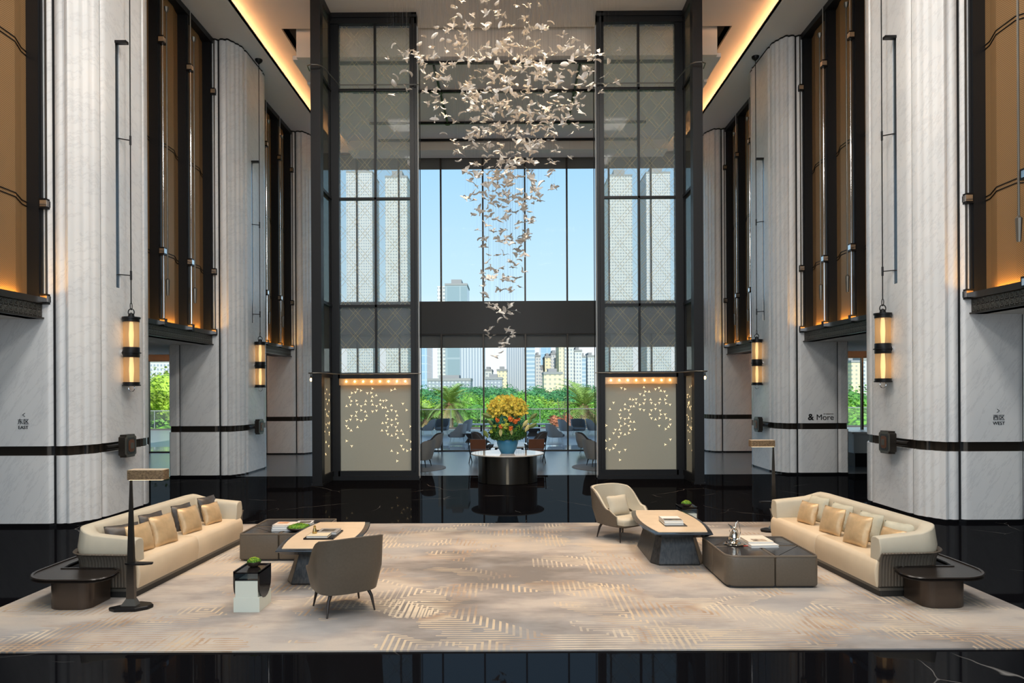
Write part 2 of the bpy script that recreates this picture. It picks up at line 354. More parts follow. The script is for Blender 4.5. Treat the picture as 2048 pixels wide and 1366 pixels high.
def inset(pts, d):
    n = len(pts); out = []
    for i in range(n):
        a = Vector(pts[i-1]).to_2d(); b = Vector(pts[i]).to_2d(); c = Vector(pts[(i+1) % n]).to_2d()
        e1 = (b-a); e2 = (c-b)
        e1 = e1.normalized() if e1.length > 1e-9 else e2.normalized(); e2 = e2.normalized() if e2.length > 1e-9 else e1
        nn = Vector((-(e1.y+e2.y), e1.x+e2.x)); nn = nn.normalized() if nn.length > 1e-6 else Vector((-e1.y, e1.x))
        k = 1/max(.5, nn.dot(Vector((-e1.y, e1.x)))); out.append((b.x+nn.x*d*k, b.y+nn.y*d*k))
    return out
def text_part(name, body, size, loc, mtl, parent, rot=(radians(90), 0, 0), sx=1.0, bold=0.0):
    cu = bpy.data.curves.new(name, 'FONT'); cu.body = body; cu.size = size; cu.align_x = 'CENTER'; cu.extrude = 0.004; cu.offset = bold
    to = bpy.data.objects.new(name, cu); COL.objects.link(to)
    me = bpy.data.meshes.new_from_object(to); COL.objects.unlink(to); bpy.data.objects.remove(to)
    me.name = name; me.materials.clear(); me.materials.append(mtl)
    o = bpy.data.objects.new(name, me); COL.objects.link(o); o.parent = parent
    o.location = Vector(loc)-(parent.location if parent else Vector()); o.rotation_euler = rot; o.scale = (sx, 1, 1)
    return o

# ================================================================== ROOM SHELL
ZS = 12.33; ZC = 12.62; ZL = 11.85; YF = 27.0
struct(MB().box(-17, 17, -6, 19.3, -.3, 0).build('floor', M['floor'], smooth=0))
struct(MB().box(-17, 17, 19.3, 27.05, -.3, 0).build('floor', LDK, smooth=0))
struct(MB().box(-6.3, 6.3, -6, 19.22, ZC, ZC+.25).build('ceiling', WHC, smooth=0))
for s in (-1, 1):
    x0, x1 = sorted((s*6.3, s*8.1)); struct(MB().box(x0, x1, -6, 27.0, ZC, ZC+.25).build('ceiling', WHC, smooth=0))
    x0, x1 = sorted((s*7.02, s*9.9)); m = MB(); m.box(x0, x1, -6, 27.0, ZS, ZS+.06)
    x0, x1 = sorted((s*7.02, s*7.05)); m.box(x0, x1, -6, 27.0, ZS, ZS+.09)
    struct(m.build('ceiling', WHT, smooth=0))
    x0, x1 = sorted((s*7.5, s*7.62)); struct(MB().box(x0, x1, -6, 27.0, ZS+.065, ZS+.10).build('trim_'+('1' if s < 0 else '2'), COVE, smooth=0))
    x0, x1 = sorted((s*8.0, s*8.1)); struct(MB().box(x0, x1, -6, 27.0, ZS+.06, ZC).build('wall_'+('left' if s < 0 else 'right'), WHT, smooth=0))
    # solid wall of the gallery bays behind the bronze mesh, and the aisle ceiling under them
    x0, x1 = sorted((s*8.56, s*9.0)); struct(MB().box(x0, x1, -6, 27.0, 3.74, ZS).build('wall_'+('left' if s < 0 else 'right'), JNT, smooth=0))
    x0, x1 = sorted((s*8.32, s*17)); struct(MB().box(x0, x1, -6, 24.0, 3.72, 3.8).build('ceiling', WHT, smooth=0))
    x0, x1 = sorted((s*9.0, s*17)); m = MB(); m.box(x0, x1, 24.0, 27.0, 4.25, 4.35); m.box(x0, x1, 23.9, 24.0, 3.72, 4.3)
    struct(m.build('ceiling', WHC, smooth=0))
    x0, x1 = sorted((s*11, s*16.5)); struct(MB().box(x0, x1, 24.02, 24.06, 3.9, 3.94).build('trim_'+('3' if s < 0 else '4'), COVE, smooth=0))
    x0, x1 = sorted((s*17, s*17.2)); struct(MB().box(x0, x1, -6, 27, 0, 4.4).build('wall_'+('left' if s < 0 else 'right'), WHT, smooth=0))
    # open well beside the bulkhead
    x0, x1 = sorted((s*6.05, s*6.15)); struct(MB().box(x0, x1, 21.0, 27.0, ZL, ZC+.05).build('wall_'+('left' if s < 0 else 'right'), WHT, smooth=0))
    x0, x1 = sorted((s*6.3, s*6.34)); struct(MB().box(x0, x1, 19.22, 21.5, ZC-.01, ZC+1.2).build('wall_'+('left' if s < 0 else 'right'), mat('brown_well_side', (0.18, 0.155, 0.125), .8), smooth=0))  # side of the well, plain dark brown
struct(MB().box(-6.0, 6.0, 19.46, 19.6, 11.93, 14).build('wall_back', WHC, smooth=0))
struct(MB().box(-6.15, 6.15, 19.6, 27.0, ZL+.08, ZL+.2).build('ceiling', WHT, smooth=0))
struct(MB().box(-8.1, 8.1, 19.0, 22.6, 13.8, 14.0).build('ceiling', WHC, smooth=0))
m = MB()
for y in (19.75, 21.65, 24.2, 25.85): m.box(-4.9, 4.9, y-.035, y+.035, ZL+.0, ZL+.09)
for x in (-2.13, 2.13): m.box(x-.03, x+.03, 19.9, 24.2, ZL+.01, ZL+.085)
for x in (-2.13, 2.13):
    for y in (21.65, 24.2): m.lathe([(.09, -.02), (.09, .05)], (x, y, ZL), 10)
struct(m.build('trim_5', BLK, smooth=0))
struct(MB().box(-6.1, 6.1, 26.0, 26.9, ZL-.28, ZL+.08).build('trim_6', WHC, smooth=0))
# back front of the hall (behind the camera): piers and a head wall round the glazed entrance
m = MB(); m.box(-17, -7.6, -6.2, -6, 0, ZC); m.box(7.6, 17, -6.2, -6, 0, ZC); m.box(-7.6, 7.6, -6.2, -6, 10, ZC+.2)
struct(m.build('wall_front', WHT, smooth=0))

# window wall of the lounge
wn = 0
muls = [0.65+1.66*k for k in range(-10, 10)]
def window(n, x0, x1, z0, z1, frame=None):
    w = struct(MB().box(x0, x1, YF+.02, YF+.035, z0, z1).build('window_%d' % n, GLS, smooth=0))
    f = MB(); 
    for x in muls:
        if x0-.01 <= x <= x1+.01: f.box(x-.032, x+.032, YF-.06, YF+.08, z0, z1)
    f.box(x0, x1, YF-.04, YF+.06, z0, z0+.05); f.box(x0, x1, YF-.04, YF+.06, z1-.05, z1)
    f.build('window_frame', BR, w, smooth=0); return w
window(1, -7.6, 7.6, 0, 4.66); window(2, -7.6, 7.6, 5.88, 11.8)
window(3, -17, -7.6, 0, 3.66); window(4, 7.6, 17, 0, 3.66)
struct(MB().box(-17, 17, YF-.12, YF+.12, 4.64, 5.9).build('wall_back', BEM, smooth=0))
for s in (-1, 1):
    x0, x1 = sorted((s*7.6, s*17)); struct(MB().box(x0, x1, YF-.1, YF+.1, 3.64, 4.66).build('wall_back', mat('brown_header', (0.10, 0.075, 0.055), .6), smooth=0))
struct(MB().box(-7.6, 7.6, YF+.13, YF+.16, 11.2, 11.82).build('trim_7', SHD, smooth=0))
struct(MB().box(-7.6, 7.6, YF+.13, YF+.16, 4.10, 4.66).build('trim_8', SHD, smooth=0))
struct(MB().box(-17, 17, 26.98, 27.6, ZL-.02, 14.2).build('wall_back', WHT, smooth=0))
struct(MB().box(-17.2, 17.2, -6, 27.6, 14.2, 14.4).build('ceiling', WHT, smooth=0))

# ================================================================== MARBLE COLUMNS
PROF_C = [(8.10, .06), (8.07, .015), (8.03, 0), (7.97, .004), (7.945, .035), (7.91, .04), (7.88, .012), (7.84, .012), (7.81, .05), (7.795, .10), (7.775, .13), (7.745, .15), (7.725, .19), (7.72, .24), (7.70, .27), (7.665, .29), (7.65, .33), (7.645, .38), (7.62, .41), (7.60, .44), (7.595, .57), (7.63, .60)]
PROF_S = [(7.63, .64), (7.59, .68), (7.58, .75), (7.58, 1.88), (7.56, 1.94), (7.585, 2.0), (7.63, 2.03)]
PROF_F = [(9.24, .05), (9.20, .01), (9.12, 0), (8.30, 0), (8.22, 0), (8.18, .01), (8.14, .05)]
PROF_CB = [(o, 2.66-d) for o, d in PROF_C[::-1]]
PROF_O = [(9.55, .5), (9.55, .06), (9.50, .0), (9.32, 0), (9.28, .05)]
def strip(mb, prof, s, Y0, z0, z1, depth=.10, dmax=99):
    pr = [(o, d) for o, d in prof if d <= dmax]
    if len(pr) < 2: return
    # inner offset towards the core (8.6, 1.33)
    inn = [(o+(8.6-o)/hypot(8.6-o, 1.33-d)*depth, d+(1.33-d)/hypot(8.6-o, 1.33-d)*depth) for o, d in pr]
    pts = [(s*o, Y0+d) for o, d in pr+inn[::-1]]
    mb.prism(pts, z0, z1)
def column(s, Y0, label, dmax=99, sign=None, medal=True, slot=True):
    t = thing('marble_column', label, 'column', (s*8.6, Y0+1.33, 0))
    y1 = Y0+min(2.66, dmax)
    m = MB(); x0, x1 = sorted((s*7.72, s*9.5)); m.box(x0, x1, Y0+.30, y1-(.32 if dmax > 2.6 else .02), 0, ZS)
    x0, x1 = sorted((s*8.05, s*9.5)); m.box(x0, x1, Y0+.07, y1-(.08 if dmax > 2.6 else .02), 0, ZS); m.build('core', JNT, t, smooth=0)
    for z0, z1, nm in ((.05, 1.27, 'lower_panel'), (1.44, ZS-.04, 'upper_panel')):
        for pr in (PROF_O, PROF_F, PROF_C, PROF_S, PROF_CB):
            if pr is PROF_CB and dmax < 2.6: continue
            if pr is PROF_S and nm == 'upper_panel' and slot:
                # side panel leaves a tall rounded slot open behind the lantern rod
                mm = MB(); za, zb, ya, yb = 4.44, 9.24, Y0+1.05, Y0+1.19
                strip(mm, [q for q in PROF_S if q[1] <= .8]+[(7.58, 1.05)], s, Y0, z0, z1)
                strip(mm, [(7.58, 1.19)]+[q for q in PROF_S if q[1] > 1.2], s, Y0, z0, z1)
                a, b = sorted((s*7.58, s*7.68)); mm.box(a, b, ya, yb, z0, za); mm.box(a, b, ya, yb, zb, z1)
                mm.build(nm, M['marble'], t, smooth=50)
                c = MB(); a, b = sorted((s*7.598, s*7.61)); c.box(a, b, ya, yb, za, zb); c.build('slot_lining', mat('slot_steel', (.20, .24, .28), .18, .8), t, smooth=0)
                c = MB(); a, b = sorted((s*7.36, s*7.66)); c.box(a, b, ya-.02, yb-.06, zb-.05, zb+.0); c.build('slot_cap', BLK, t, smooth=0)
                continue
            mm = MB(); strip(mm, pr, s, Y0, z0, z1, dmax=dmax); 
            if len(mm.bm.verts): mm.build(nm, M['marble'], t, smooth=50)
            else: mm.bm.free()
    allp = PROF_O[1:]+PROF_F+PROF_C+PROF_S+PROF_CB
    b = MB(); strip(b, [(o+.045 if o < 9 else o-.02, d+(.03 if d < .3 else 0)) for o, d in allp], s, Y0, 1.26, 1.45, .05, dmax); b.build('bronze_band', BR, t, smooth=40)
    b = MB(); strip(b, allp, s, Y0, ZS-.05, ZS, .05, dmax); b.build('top_molding', BLK, t, smooth=40)
    b = MB(); strip(b, [(o-.012, d-.012) for o, d in allp], s, Y0, 0, .055, .06, dmax); b.build('skirting', mat('black_skirting', (.006, .006, .007), .15), t, smooth=40)
    if medal:
        yc = Y0+1.09; zc = 1.36
        b = MB(); b.lathe([(.05, 0), (.05, .2)], (0, 0, 0), 12, 'x') if False else None
        b.tube([(s*7.54, Y0+.62, zc), (s*7.50, Y0+.75, zc), (s*7.50, Y0+1.4, zc), (s*7.54, Y0+1.55, zc)], .05, 10); b.build('band_rod', BR, t)
        def notch(w, h, k): return [(w-k, -h), (w-k, -h+k*.5), (w, -h+k), (w, h-k), (w-k, h-k*.5), (w-k, h), (-w+k, h), (-w+k, h-k*.5), (-w, h-k), (-w, -h+k), (-w+k, -h+k*.5), (-w+k, -h)]
        def plate(w, h, k, xa, xb, nm, mt, par):
            q = notch(w, h, k); mb = MB(); mb.loft([[(s*xa, yc+a, zc+c) for a, c in q], [(s*xb, yc+a, zc+c) for a, c in q]]); return mb.build(nm, mt, par, smooth=0)
        md = plate(.20, .22, .05, 7.46, 7.34, 'medallion', BR, t)
        plate(.19, .21, .05, 7.34, 7.33, 'medallion_rim', BRL, md)
        plate(.14, .16, .03, 7.33, 7.322, 'medallion_face', mat('medal_grey', (.05, .055, .055), .4, .5), md)
        plate(.095, .12, .03, 7.322, 7.314, 'medallion_inlay', mat('copper_inlay', (.20, .085, .045), .4, .6), md)
        plate(.045, .055, .004, 7.314, 7.30, 'medallion_stud', BRL, md)
    return t
YC = (12.2, 19.15, 25.97)
INK = mat('black_lettering', (0.006, 0.006, 0.007), .5)
def arrow(sg, x, z, Y, par):
    m = MB(); m.tube([(x+sg*.022, Y-.006, z+.03), (x-sg*.022, Y-.006, z), (x+sg*.022, Y-.006, z-.03)], .0045, 6); m.build('arrow_sign', INK, par)
cL = column(-1, YC[0], 'tall white marble column with EAST sign, nearest on the left')
arrow(1, -8.64, 2.005, YC[0], cL)
text_part('lettering', '\u4e1c\u533a', .105, (-8.65, YC[0]-.004, 1.845), INK, cL)
text_part('lettering', 'EAST', .082, (-8.65, YC[0]-.004, 1.752), INK, cL)
cR = column(1, YC[0], 'tall white marble column with WEST sign, nearest on the right')
arrow(-1, 8.77, 1.995, YC[0], cR)
text_part('lettering', '\u897f\u533a', .105, (8.78, YC[0]-.004, 1.838), INK, cR)
text_part('lettering', 'WEST', .082, (8.78, YC[0]-.004, 1.745), INK, cR)
column(-1, YC[1], 'white marble column, second on the left, behind the cream sofa')
c2 = column(1, YC[1], 'white marble column with black lettering & More, second on the right')
text_part('lettering', '&', .25, (8.47, YC[1]-.004, 1.53), INK, c2, bold=.006)
text_part('lettering', 'More', .225, (8.87, YC[1]-.004, 1.53), INK, c2)
text_part('lettering', 'BY SHERATON', .034, (8.97, YC[1]-.004, 1.685), INK, c2, sx=1.25)
column(-1, YC[2], 'white marble column farthest on the left, beside the glass tower', dmax=.95, medal=False, slot=False)
column(1, YC[2], 'white marble column farthest on the right, beside the glass tower', dmax=.95, medal=False, slot=False)

# ================================================================== BRONZE MESH GALLERY SCREENS
def gallery(s, ya, yb, n, label):
    t = thing('gallery_screen', label, 'screen', (s*8.4, (ya+yb)/2, 3.72), group='bronze mesh gallery screens')
    def bx(m, o0, o1, y0, y1, z0, z1): a, b = sorted((s*o0, s*o1)); m.box(a, b, y0, y1, z0, z1)
    m = MB(); bx(m, 8.30, 8.55, ya, yb, 3.72, 4.0); bx(m, 8.26, 8.3, ya, yb, 3.72, 3.745); bx(m, 8.24, 8.5, ya, yb, 3.985, 4.04); bx(m, 8.24, 8.265, ya, yb, 4.04, 4.10)
    band = m.build('key_band', BR, t, smooth=0)
    # greek key relief in two rows
    k = MB(); cell = .115; L = yb-ya; nn = int(L/cell)
    for r in range(2):
        zb = 3.752+r*cell
        for i in range(nn):
            y0 = ya+(L-nn*cell)/2+i*cell; e = .011; w = cell
            def ln(a, b, c, d): bx(k, 8.287, 8.30, y0+a, y0+b, zb+c, zb+d)
            ln(0, e, 0, w*.92); ln(0, w*.92, w*.92-e, w*.92); ln(w*.8, w*.8+e, w*.2, w*.92); ln(w*.22, w*.8+e, w*.2, w*.2+e); ln(w*.22, w*.22+e, w*.2, w*.68); ln(w*.22, w*.58, w*.68, w*.68+e); ln(w*.5, w*.5+e, w*.42, w*.68)
    k.build('key_relief', BRL, band, smooth=0)
    ys = [ya+(yb-ya)*i/n for i in range(n+1)]
    for i in range(n):
        p = MB(); a, b = ys[i]+.06, ys[i+1]-.06; fn = .07
        # slightly folded mesh panel
        xs = [(8.52, a), (8.50, a+(b-a)*.15), (8.44, a+(b-a)*.35), (8.44, a+(b-a)*.7), (8.50, a+(b-a)*.88), (8.52, b)]
        pts = [(s*o, y) for o, y in xs]+[(s*(o+.02), y) for o, y in xs[::-1]]
        p.prism(pts, 4.04, ZS-.15); pp = p.build('mesh_panel', M['mesh'], t, smooth=0)
        for z in (5.72, 5.79, 8.40, 8.47):
            l = MB(); l.tube([(s*(o-.008), y, z+(.06 if 1 < q < 4 else 0)) for q, (o, y) in enumerate(xs)], .009, 6)
            l.build('panel_line', BLK, pp, smooth=0)
        u = MB(); bx(u, 8.36, 8.40, a+.25*(b-a), b-.25*(b-a), 4.045, 4.07); u.build('uplight', UPL, t, smooth=0)
    for i, y in enumerate(ys):
        w = .07; p = MB(); bx(p, 8.30, 8.56, y-w, y+w, 4.0, ZS); bx(p, 8.27, 8.3, y-w*.55, y+w*.55, 4.0, ZS); po = p.build('post', FR, t, smooth=0)
        if 0 < i < n or True:
            r = MB(); r.tube([(s*8.215, y, 4.05), (s*8.215, y, ZS-.03)], .017, 8); r.build('guide_rod', CHR if 0 < i < n else BR, po)
        if 0 < i < n:
            r = MB(); r.tube([(s*8.18, y+.12, 5.1), (s*8.18, y+.12, 11.6)], .018, 8)
            r.tube([(s*8.18, y+.12, 4.72), (s*8.18, y+.12, 4.78), (s*8.18, y+.12, 5.1), (s*8.18, y+.12, 5.14)], [.03, .035, .05, .02], 8)
            r.tube([(s*8.18, y+.12, 11.55), (s*8.18, y+.12, 11.6), (s*8.18, y+.12, 11.68)], [.02, .05, .06], 8); r.build('hanging_rod', BRL, po)
        for z in (4.07, 5.77, 10.82):
            c = MB(); bx(c, 8.17, 8.30, y-.075, y+.075, z-.09, z+.09); c.build('rod_clip', BLK, po, smooth=0)
            c = MB(); bx(c, 8.16, 8.172, y-.04, y+.04, z-.055, z+.055); c.box(*sorted((s*8.16, s*8.28)), y-.078, y-.03, z-.055, z+.055); c.build('clip_plate', CHR, po, smooth=0)
    h = MB(); bx(h, 8.24, 8.56, ya, yb, ZS-.15, ZS); h.build('header', FR, t, smooth=0)
    return t
gallery(-1, 6.5, 12.19, 4, 'bronze mesh gallery screen at the left edge, in front of the nearest column')
gallery(-1, 14.9, 19.14, 3, 'bronze mesh gallery screen between the first and second left columns')
gallery(-1, 21.83, 25.96, 3, 'bronze mesh gallery screen between the second and third left columns')
gallery(1, 6.5, 12.19, 4, 'bronze mesh gallery screen at the right edge, in front of the nearest column')
gallery(1, 14.9, 19.14, 3, 'bronze mesh gallery screen between the first and second right columns')
gallery(1, 21.83, 25.96, 3, 'bronze mesh gallery screen between the second and third right columns')

# ================================================================== LANTERNS
def lantern(s, Y, label):
    x = s*7.42
    t = thing('wall_lantern', label, 'lantern', (x, Y, 2.5), group='two-part amber lanterns on the columns')
    c = (x, Y, 0)
    for za, zb in ((3.27, 3.80), (2.58, 3.10)):
        g = MB(); g.lathe([(.14, za), (.14, zb)], c, 28); g.build('glass_shade', AMB, t)
        b = MB(); b.lathe([(.028, za), (.035, za+.05), (.045, (za+zb)/2), (.035, zb-.05), (.028, zb)], c, 14); b.build('lamp_tube', mat('lantern_core', (1, .8, .5), emit=(1, .72, .42), es=1.5), t)
    b = MB(); b.lathe([(.15, 3.79), (.15, 3.85), (.165, 3.852), (.165, 3.885), (.06, 3.89), (.05, 3.95), (.0, 3.98)], c, 28); b.build('top_cap', BLK, t)
    b = MB(); b.lathe([(.145, 3.09), (.15, 3.10), (.15, 3.165), (.175, 3.17), (.175, 3.185), (.15, 3.19), (.15, 3.28), (.145, 3.29)], c, 28); b.build('middle_collar', BLK, t)
    b = MB(); b.lathe([(.10, 2.52), (.165, 2.525), (.165, 2.545), (.15, 2.55), (.15, 2.60)], c, 28); b.build('bottom_cap', BLK, t)
    b = MB(); b.tube([(x+.06*cos(a), Y, 2.53-.05+.07*sin(a)) for a in [2*pi*k/16 for k in range(17)]], .007, 6, False); b.build('pull_ring', CHR, t)
    b = MB(); b.tube([(x+.06*cos(a), Y, 3.98+.07*sin(a)) for a in [2*pi*k/16 for k in range(17)]], .01, 6, False)
    b.tube([(x, Y+.035*cos(a), 4.10+.07*sin(a)) for a in [2*pi*k/16 for k in range(17)]], .008, 6, False); b.build('hanging_link', BLK, t)
    b = MB(); b.tube([(x, Y, 4.15), (x, Y, ZS)], .011, 8); b.lathe([(.012, ZS-.14), (.03, ZS-.12), (.10, ZS-.05), (.11, ZS)], c, 16); b.build('ceiling_rod', BLK, t)
    for z in (4.71, 7.38): b = MB(); b.tube([(x, Y, z), (s*7.66, Y-.16, z)], .011, 6); b.tube([(x, Y, z-.09), (x, Y, z+.09)], .02, 8); b.build('stay_arm', BLK, t)
    b = MB()
    for z in (3.15, 3.21): b.tube([(s*7.55, Y-.02, z), (s*7.58, Y-.02, z)], .03, 8); b.tube([(x+s*.13, Y, z), (s*7.6, Y-.01, z)], .012, 6)
    b.lathe([(.07, 7.55 if s > 0 else -7.59), (.07, 7.59 if s > 0 else -7.55)], (0, Y-.03, 3.18), 14, 'x'); b.build('wall_bracket', CHR, t)
lantern(-1, YC[0]+1.28, 'amber cylinder lantern on the nearest left column above the octagonal medallion')
lantern(-1, YC[1]+1.25, 'amber cylinder lantern on the second left column')
lantern(1, YC[0]+1.28, 'amber cylinder lantern on the nearest right column above the octagonal medallion')
lantern(1, YC[1]+1.25, 'amber cylinder lantern on the second right column')

# ================================================================== GLASS TOWERS
STARS = [(328,530),(349,538),(295,552),(317,548),(282,577),(292,600),(287,622),(263,630),(322,598),(327,620),(350,630),(374,620),(378,600),(417,527),(410,552),(387,553),(440,567),(417,575),(412,600),(418,622),(442,630),(464,620),(464,597),(500,597),(482,600),(478,640),(418,662),(441,657),(322,665),(350,655),(374,663),(383,688),(374,710),(350,718),(326,710),(318,688),(293,688),(263,718),(286,710),(262,748),(273,762),(290,775),(328,755),(530,537),(551,530),(598,617),(619,655),(530,628),(496,640),(508,662),(531,655),(556,662),(563,687),(556,708),(531,714),(508,708),(499,687),(477,732),(498,730),(531,743),(567,733),(473,776),(508,755),(555,755),(563,777),(556,798),(531,806),(508,798),(500,777),(567,820),(588,777),(598,798),(642,752),(262,837),(293,867),(622,833),(645,843),(588,867),(600,888),(622,897),(645,888),(530,897),(565,910),(562,957)]
def star(m, P, u, v, n, r, a0):
    # three-pointed cut-out: P centre, u/v plane axes, n normal
    P, u, v, n = Vector(P), Vector(u), Vector(v), Vector(n)
    for off in (0,):
        pts = []
        for k in range(6):
            rr = r if k % 2 == 0 else r*.18; a = a0+k*pi/3
            pts.append(P+u*rr*cos(a)+v*rr*sin(a)+n*.004)
        c = m.bm.verts.new(P+n*.004); vs_ = [m.bm.verts.new(p) for p in pts]
        for k in range(6): m.bm.faces.new((c, vs_[k], vs_[(k+1) % 6]))
def tower(s, label):
    Y = 18.55; t = thing('glass_tower', label, 'tower', (s*3.6, Y, 0))
    def bx(m, a, b, y0, y1, z0, z1): a, b = sorted((s*a, s*b)); m.box(a, b, y0, y1, z0, z1)
    f = MB()
    bx(f, 2.43, 2.62, Y-.14, Y+.10, 0, ZC); bx(f, 2.50, 2.56, Y-.17, Y-.14, .24, 12.45); bx(f, 4.55, 4.78, Y-.10, Y+.10, 0, ZC)
    bx(f, 2.43, 4.78, Y-.14, Y+.1, 12.32, ZC); bx(f, 2.43, 4.78, Y-.17, Y-.14, 12.48, 12.56); bx(f, 2.55, 4.6, Y-.10, Y+.08, 0, .24); bx(f, 2.4, 4.8, Y-.20, Y-.10, 0, .10)
    bx(f, 2.55, 4.6, Y-.10, Y+.06, 2.74, 2.90)
    for z0, z1 in ((4.67, 4.74), (7.59, 7.65), (10.53, 10.60)): bx(f, 2.55, 4.6, Y-.06, Y+.06, z0, z1)
    bx(f, 3.545, 3.60, Y-.06, Y+.06, 2.9, 12.32)
    f.build('front_frame', FR, t, smooth=0)
    rows = ((2.9, 4.67), (4.74, 7.59), (7.65, 10.53), (10.6, 12.32))
    for z0, z1 in rows:
        for a, b in ((2.6, 3.55), (3.6, 4.56)):
            g = MB(); bx(g, a, b, Y-.006, Y+.006, z0, z1); g.build('glass_pane', M['etched'], t, smooth=0)
    # return side: near post, far stile, side glazing
    Yn = 17.3
    f = MB(); bx(f, 4.72, 4.97, Yn, Yn+.25, 0, 14.0); bx(f, 4.70, 4.99, Yn-.02, Yn+.27, 0, .05)
    bx(f, 4.72, 4.9, Yn+.25, Y, 0, .24); bx(f, 4.74, 4.88, Yn+.25, Y, 2.76, 2.92)
    for z0, z1 in ((4.67, 4.75), (7.58, 7.66), (10.5, 10.58), (12.4, ZC)): bx(f, 4.74, 4.88, Yn+.25, Y, z0, z1)
    bx(f, 4.76, 4.8, Y-.22, Y-.1, 0, ZC)
    f.build('return_frame', FR, t, smooth=0)
    g = MB()
    for z0, z1 in rows: bx(g, 4.80, 4.81, Yn+.25, Y-.1, z0, z1)
    g.build('side_glass', glass_mat('dark_side_glass', (.50, .52, .50), .08, .02, (.3, .32, .3), .25) if 'dark_side_glass' not in M else M['dark_side_glass'], t, smooth=0)
    p = MB(); bx(p, 2.6, 4.56, Y-.02, Y+.03, .24, 2.74); pf = p.build('lit_panel', FAB, t, smooth=0)
    st = MB()
    for px, py in STARS:
        x = s*((600+px/2.97-1019)*Y/1365.33+CAMX)*-1; z = H+(782.3-(600+py/2.97))*Y/1365.33
        star(st, (x, Y-.02, z), (1, 0, 0), (0, 0, 1), (0, -1, 0), .045, RND.choice((pi/2, -pi/2, pi/6, 0)))
    st.build('star_pattern', WARM, pf, smooth=0, recalc=False)
    p = MB(); bx(p, 4.78, 4.81, Yn+.25, Y-.2, .24, 2.76); ps = p.build('side_lit_panel', FAB, t, smooth=0)
    st = MB()
    for k in range(34): star(st, (s*4.78, RND.uniform(Yn+.35, Y-.3), RND.choice((RND.uniform(.6, 2.5), RND.gauss(1.6, .4)))), (0, 1, 0), (0, 0, 1), (-s, 0, 0), .045, RND.choice((pi/2, -pi/2)))
    st.build('star_pattern', WARM, ps, smooth=0, recalc=False)
    lt = MB(); bx(lt, 2.62, 4.55, Y-.16, Y-.03, 2.56, 2.575); bx(lt, 2.62, 4.55, Y-.17, Y-.16, 2.56, 2.74); lt.build('light_trough', glass_mat('trough_glass', (1, .9, .75), .06, .05, (1, .8, .55), .3) if 'trough_glass' not in M else M['trough_glass'], t, smooth=0)
    for k in range(8):
        b = MB(); b.sphere((s*(2.78+k*.228), Y-.09, 2.66), .03); b.build('bulb', BULB, t)
    b = MB(); b.sphere((s*5.05, Yn+.2, 2.70), .03, sz=1.6); b.build('bulb', mat('soft_warm_bulb', (1, .8, .5), emit=(1, .62, .28), es=4), t)
    b = MB(); b.tube([(s*5.05, Yn+.2, 2.86), (s*5.05, Yn+.2, 2.745)], [.008, .02], 8); b.build('bulb_holder', BR, t)
    for z in (2.86, 10.62):
        r = MB(); path = [(2.43, Y-.24), (4.5, Y-.24), (4.62, Yn+.1), (4.66, Yn-.05), (4.76, Yn-.14), (4.9, Yn-.16), (5.02, Yn-.08), (5.05, Yn+.2)]
        r.tube([(s*a, b, z) for a, b in path], .016, 8); r.tube([(s*2.43, Y-.24, z), (s*2.33, Y-.24, z)], .012, 6); r.build('curved_rail', BRL, t)
    r = MB(); r.tube([(s*2.33, Y-.24, .0), (s*2.33, Y-.24, 11.0)], .012, 6); r.build('edge_rod', BLK, t)
    j = MB(); bx(j, 2.405, 2.43, Y-.02, Y+.10, .02, 12.3); j.build('inner_edge_trim', mat('pale_edge', (.55, .56, .56), .5), t, smooth=0)
tower(-1, 'tall dark-framed glass tower left of the round table, star panel at its foot')
tower(1, 'tall dark-framed glass tower right of the round table, star panel at its foot')

# ================================================================== RUG AND SEATING GROUPS
rg = MB(); rg.box(-5.6, 5.6, 6.27, 12.28, 0.002, .016); tag(rg.build('area_rug', M['rug'], smooth=0), 'large beige rug with grey wash and broken geometric stripes under the seating', 'rug')
ZR = .016

def pillow_mesh(w, h, t, seed=0):
    r = random.Random(seed); ph = [r.uniform(0, 6) for _ in range(4)]
    m = MB(); N = 15
    def f(side):
        def g(a, b):
            u, v = a*2-1, b*2-1
            e = (1-abs(u)**3.2)*(1-abs(v)**3.2); th = t*.5*(max(e, 0)**.55)
            wr = .004*sin(3*u+2*v+ph[0])*e + .006*sin(26*v+ph[1])*max(0, abs(u)-.55)*2*(1-abs(v)) + .006*sin(24*u+ph[2])*max(0, abs(v)-.6)*2*(1-abs(u))
            x = u*w/2*(1-.07*(1-abs(v))**1.0*abs(u)**2+.0); z = v*h/2*(1-.07*(1-abs(u))*abs(v)**2)
            return (x, side*(th+wr), z)
        return g
    m.grid(f(1), N, N); m.grid(f(-1), N, N)
    bmesh.ops.remove_doubles(m.bm, verts=m.bm.verts, dist=.0015)
    return m
def pillow(name, mtl, w, h, t, loc, rot, label, group, seed):
    p = pillow_mesh(w, h, t, seed).build(name, mtl, None, world=False, smooth=60)
    p.location = loc; p.rotation_euler = rot
    # thin piped seam round the edge
    s = MB(); pts = []
    for k in range(40):
        a = 2*pi*k/40; c_, s_ = cos(a), sin(a); q = max(abs(c_), abs(s_)); u, v = c_/q, s_/q
        pts.append((u*w/2*(1-.07*(1-abs(v))*abs(u)**2)*1.0, 0, v*h/2*(1-.07*(1-abs(u))*abs(v)**2)))
    pts.append(pts[0]); s.tube(pts, .004, 5, False); s.build('piping', mtl, p, world=False)
    return tag(p, label, 'cushion', group)

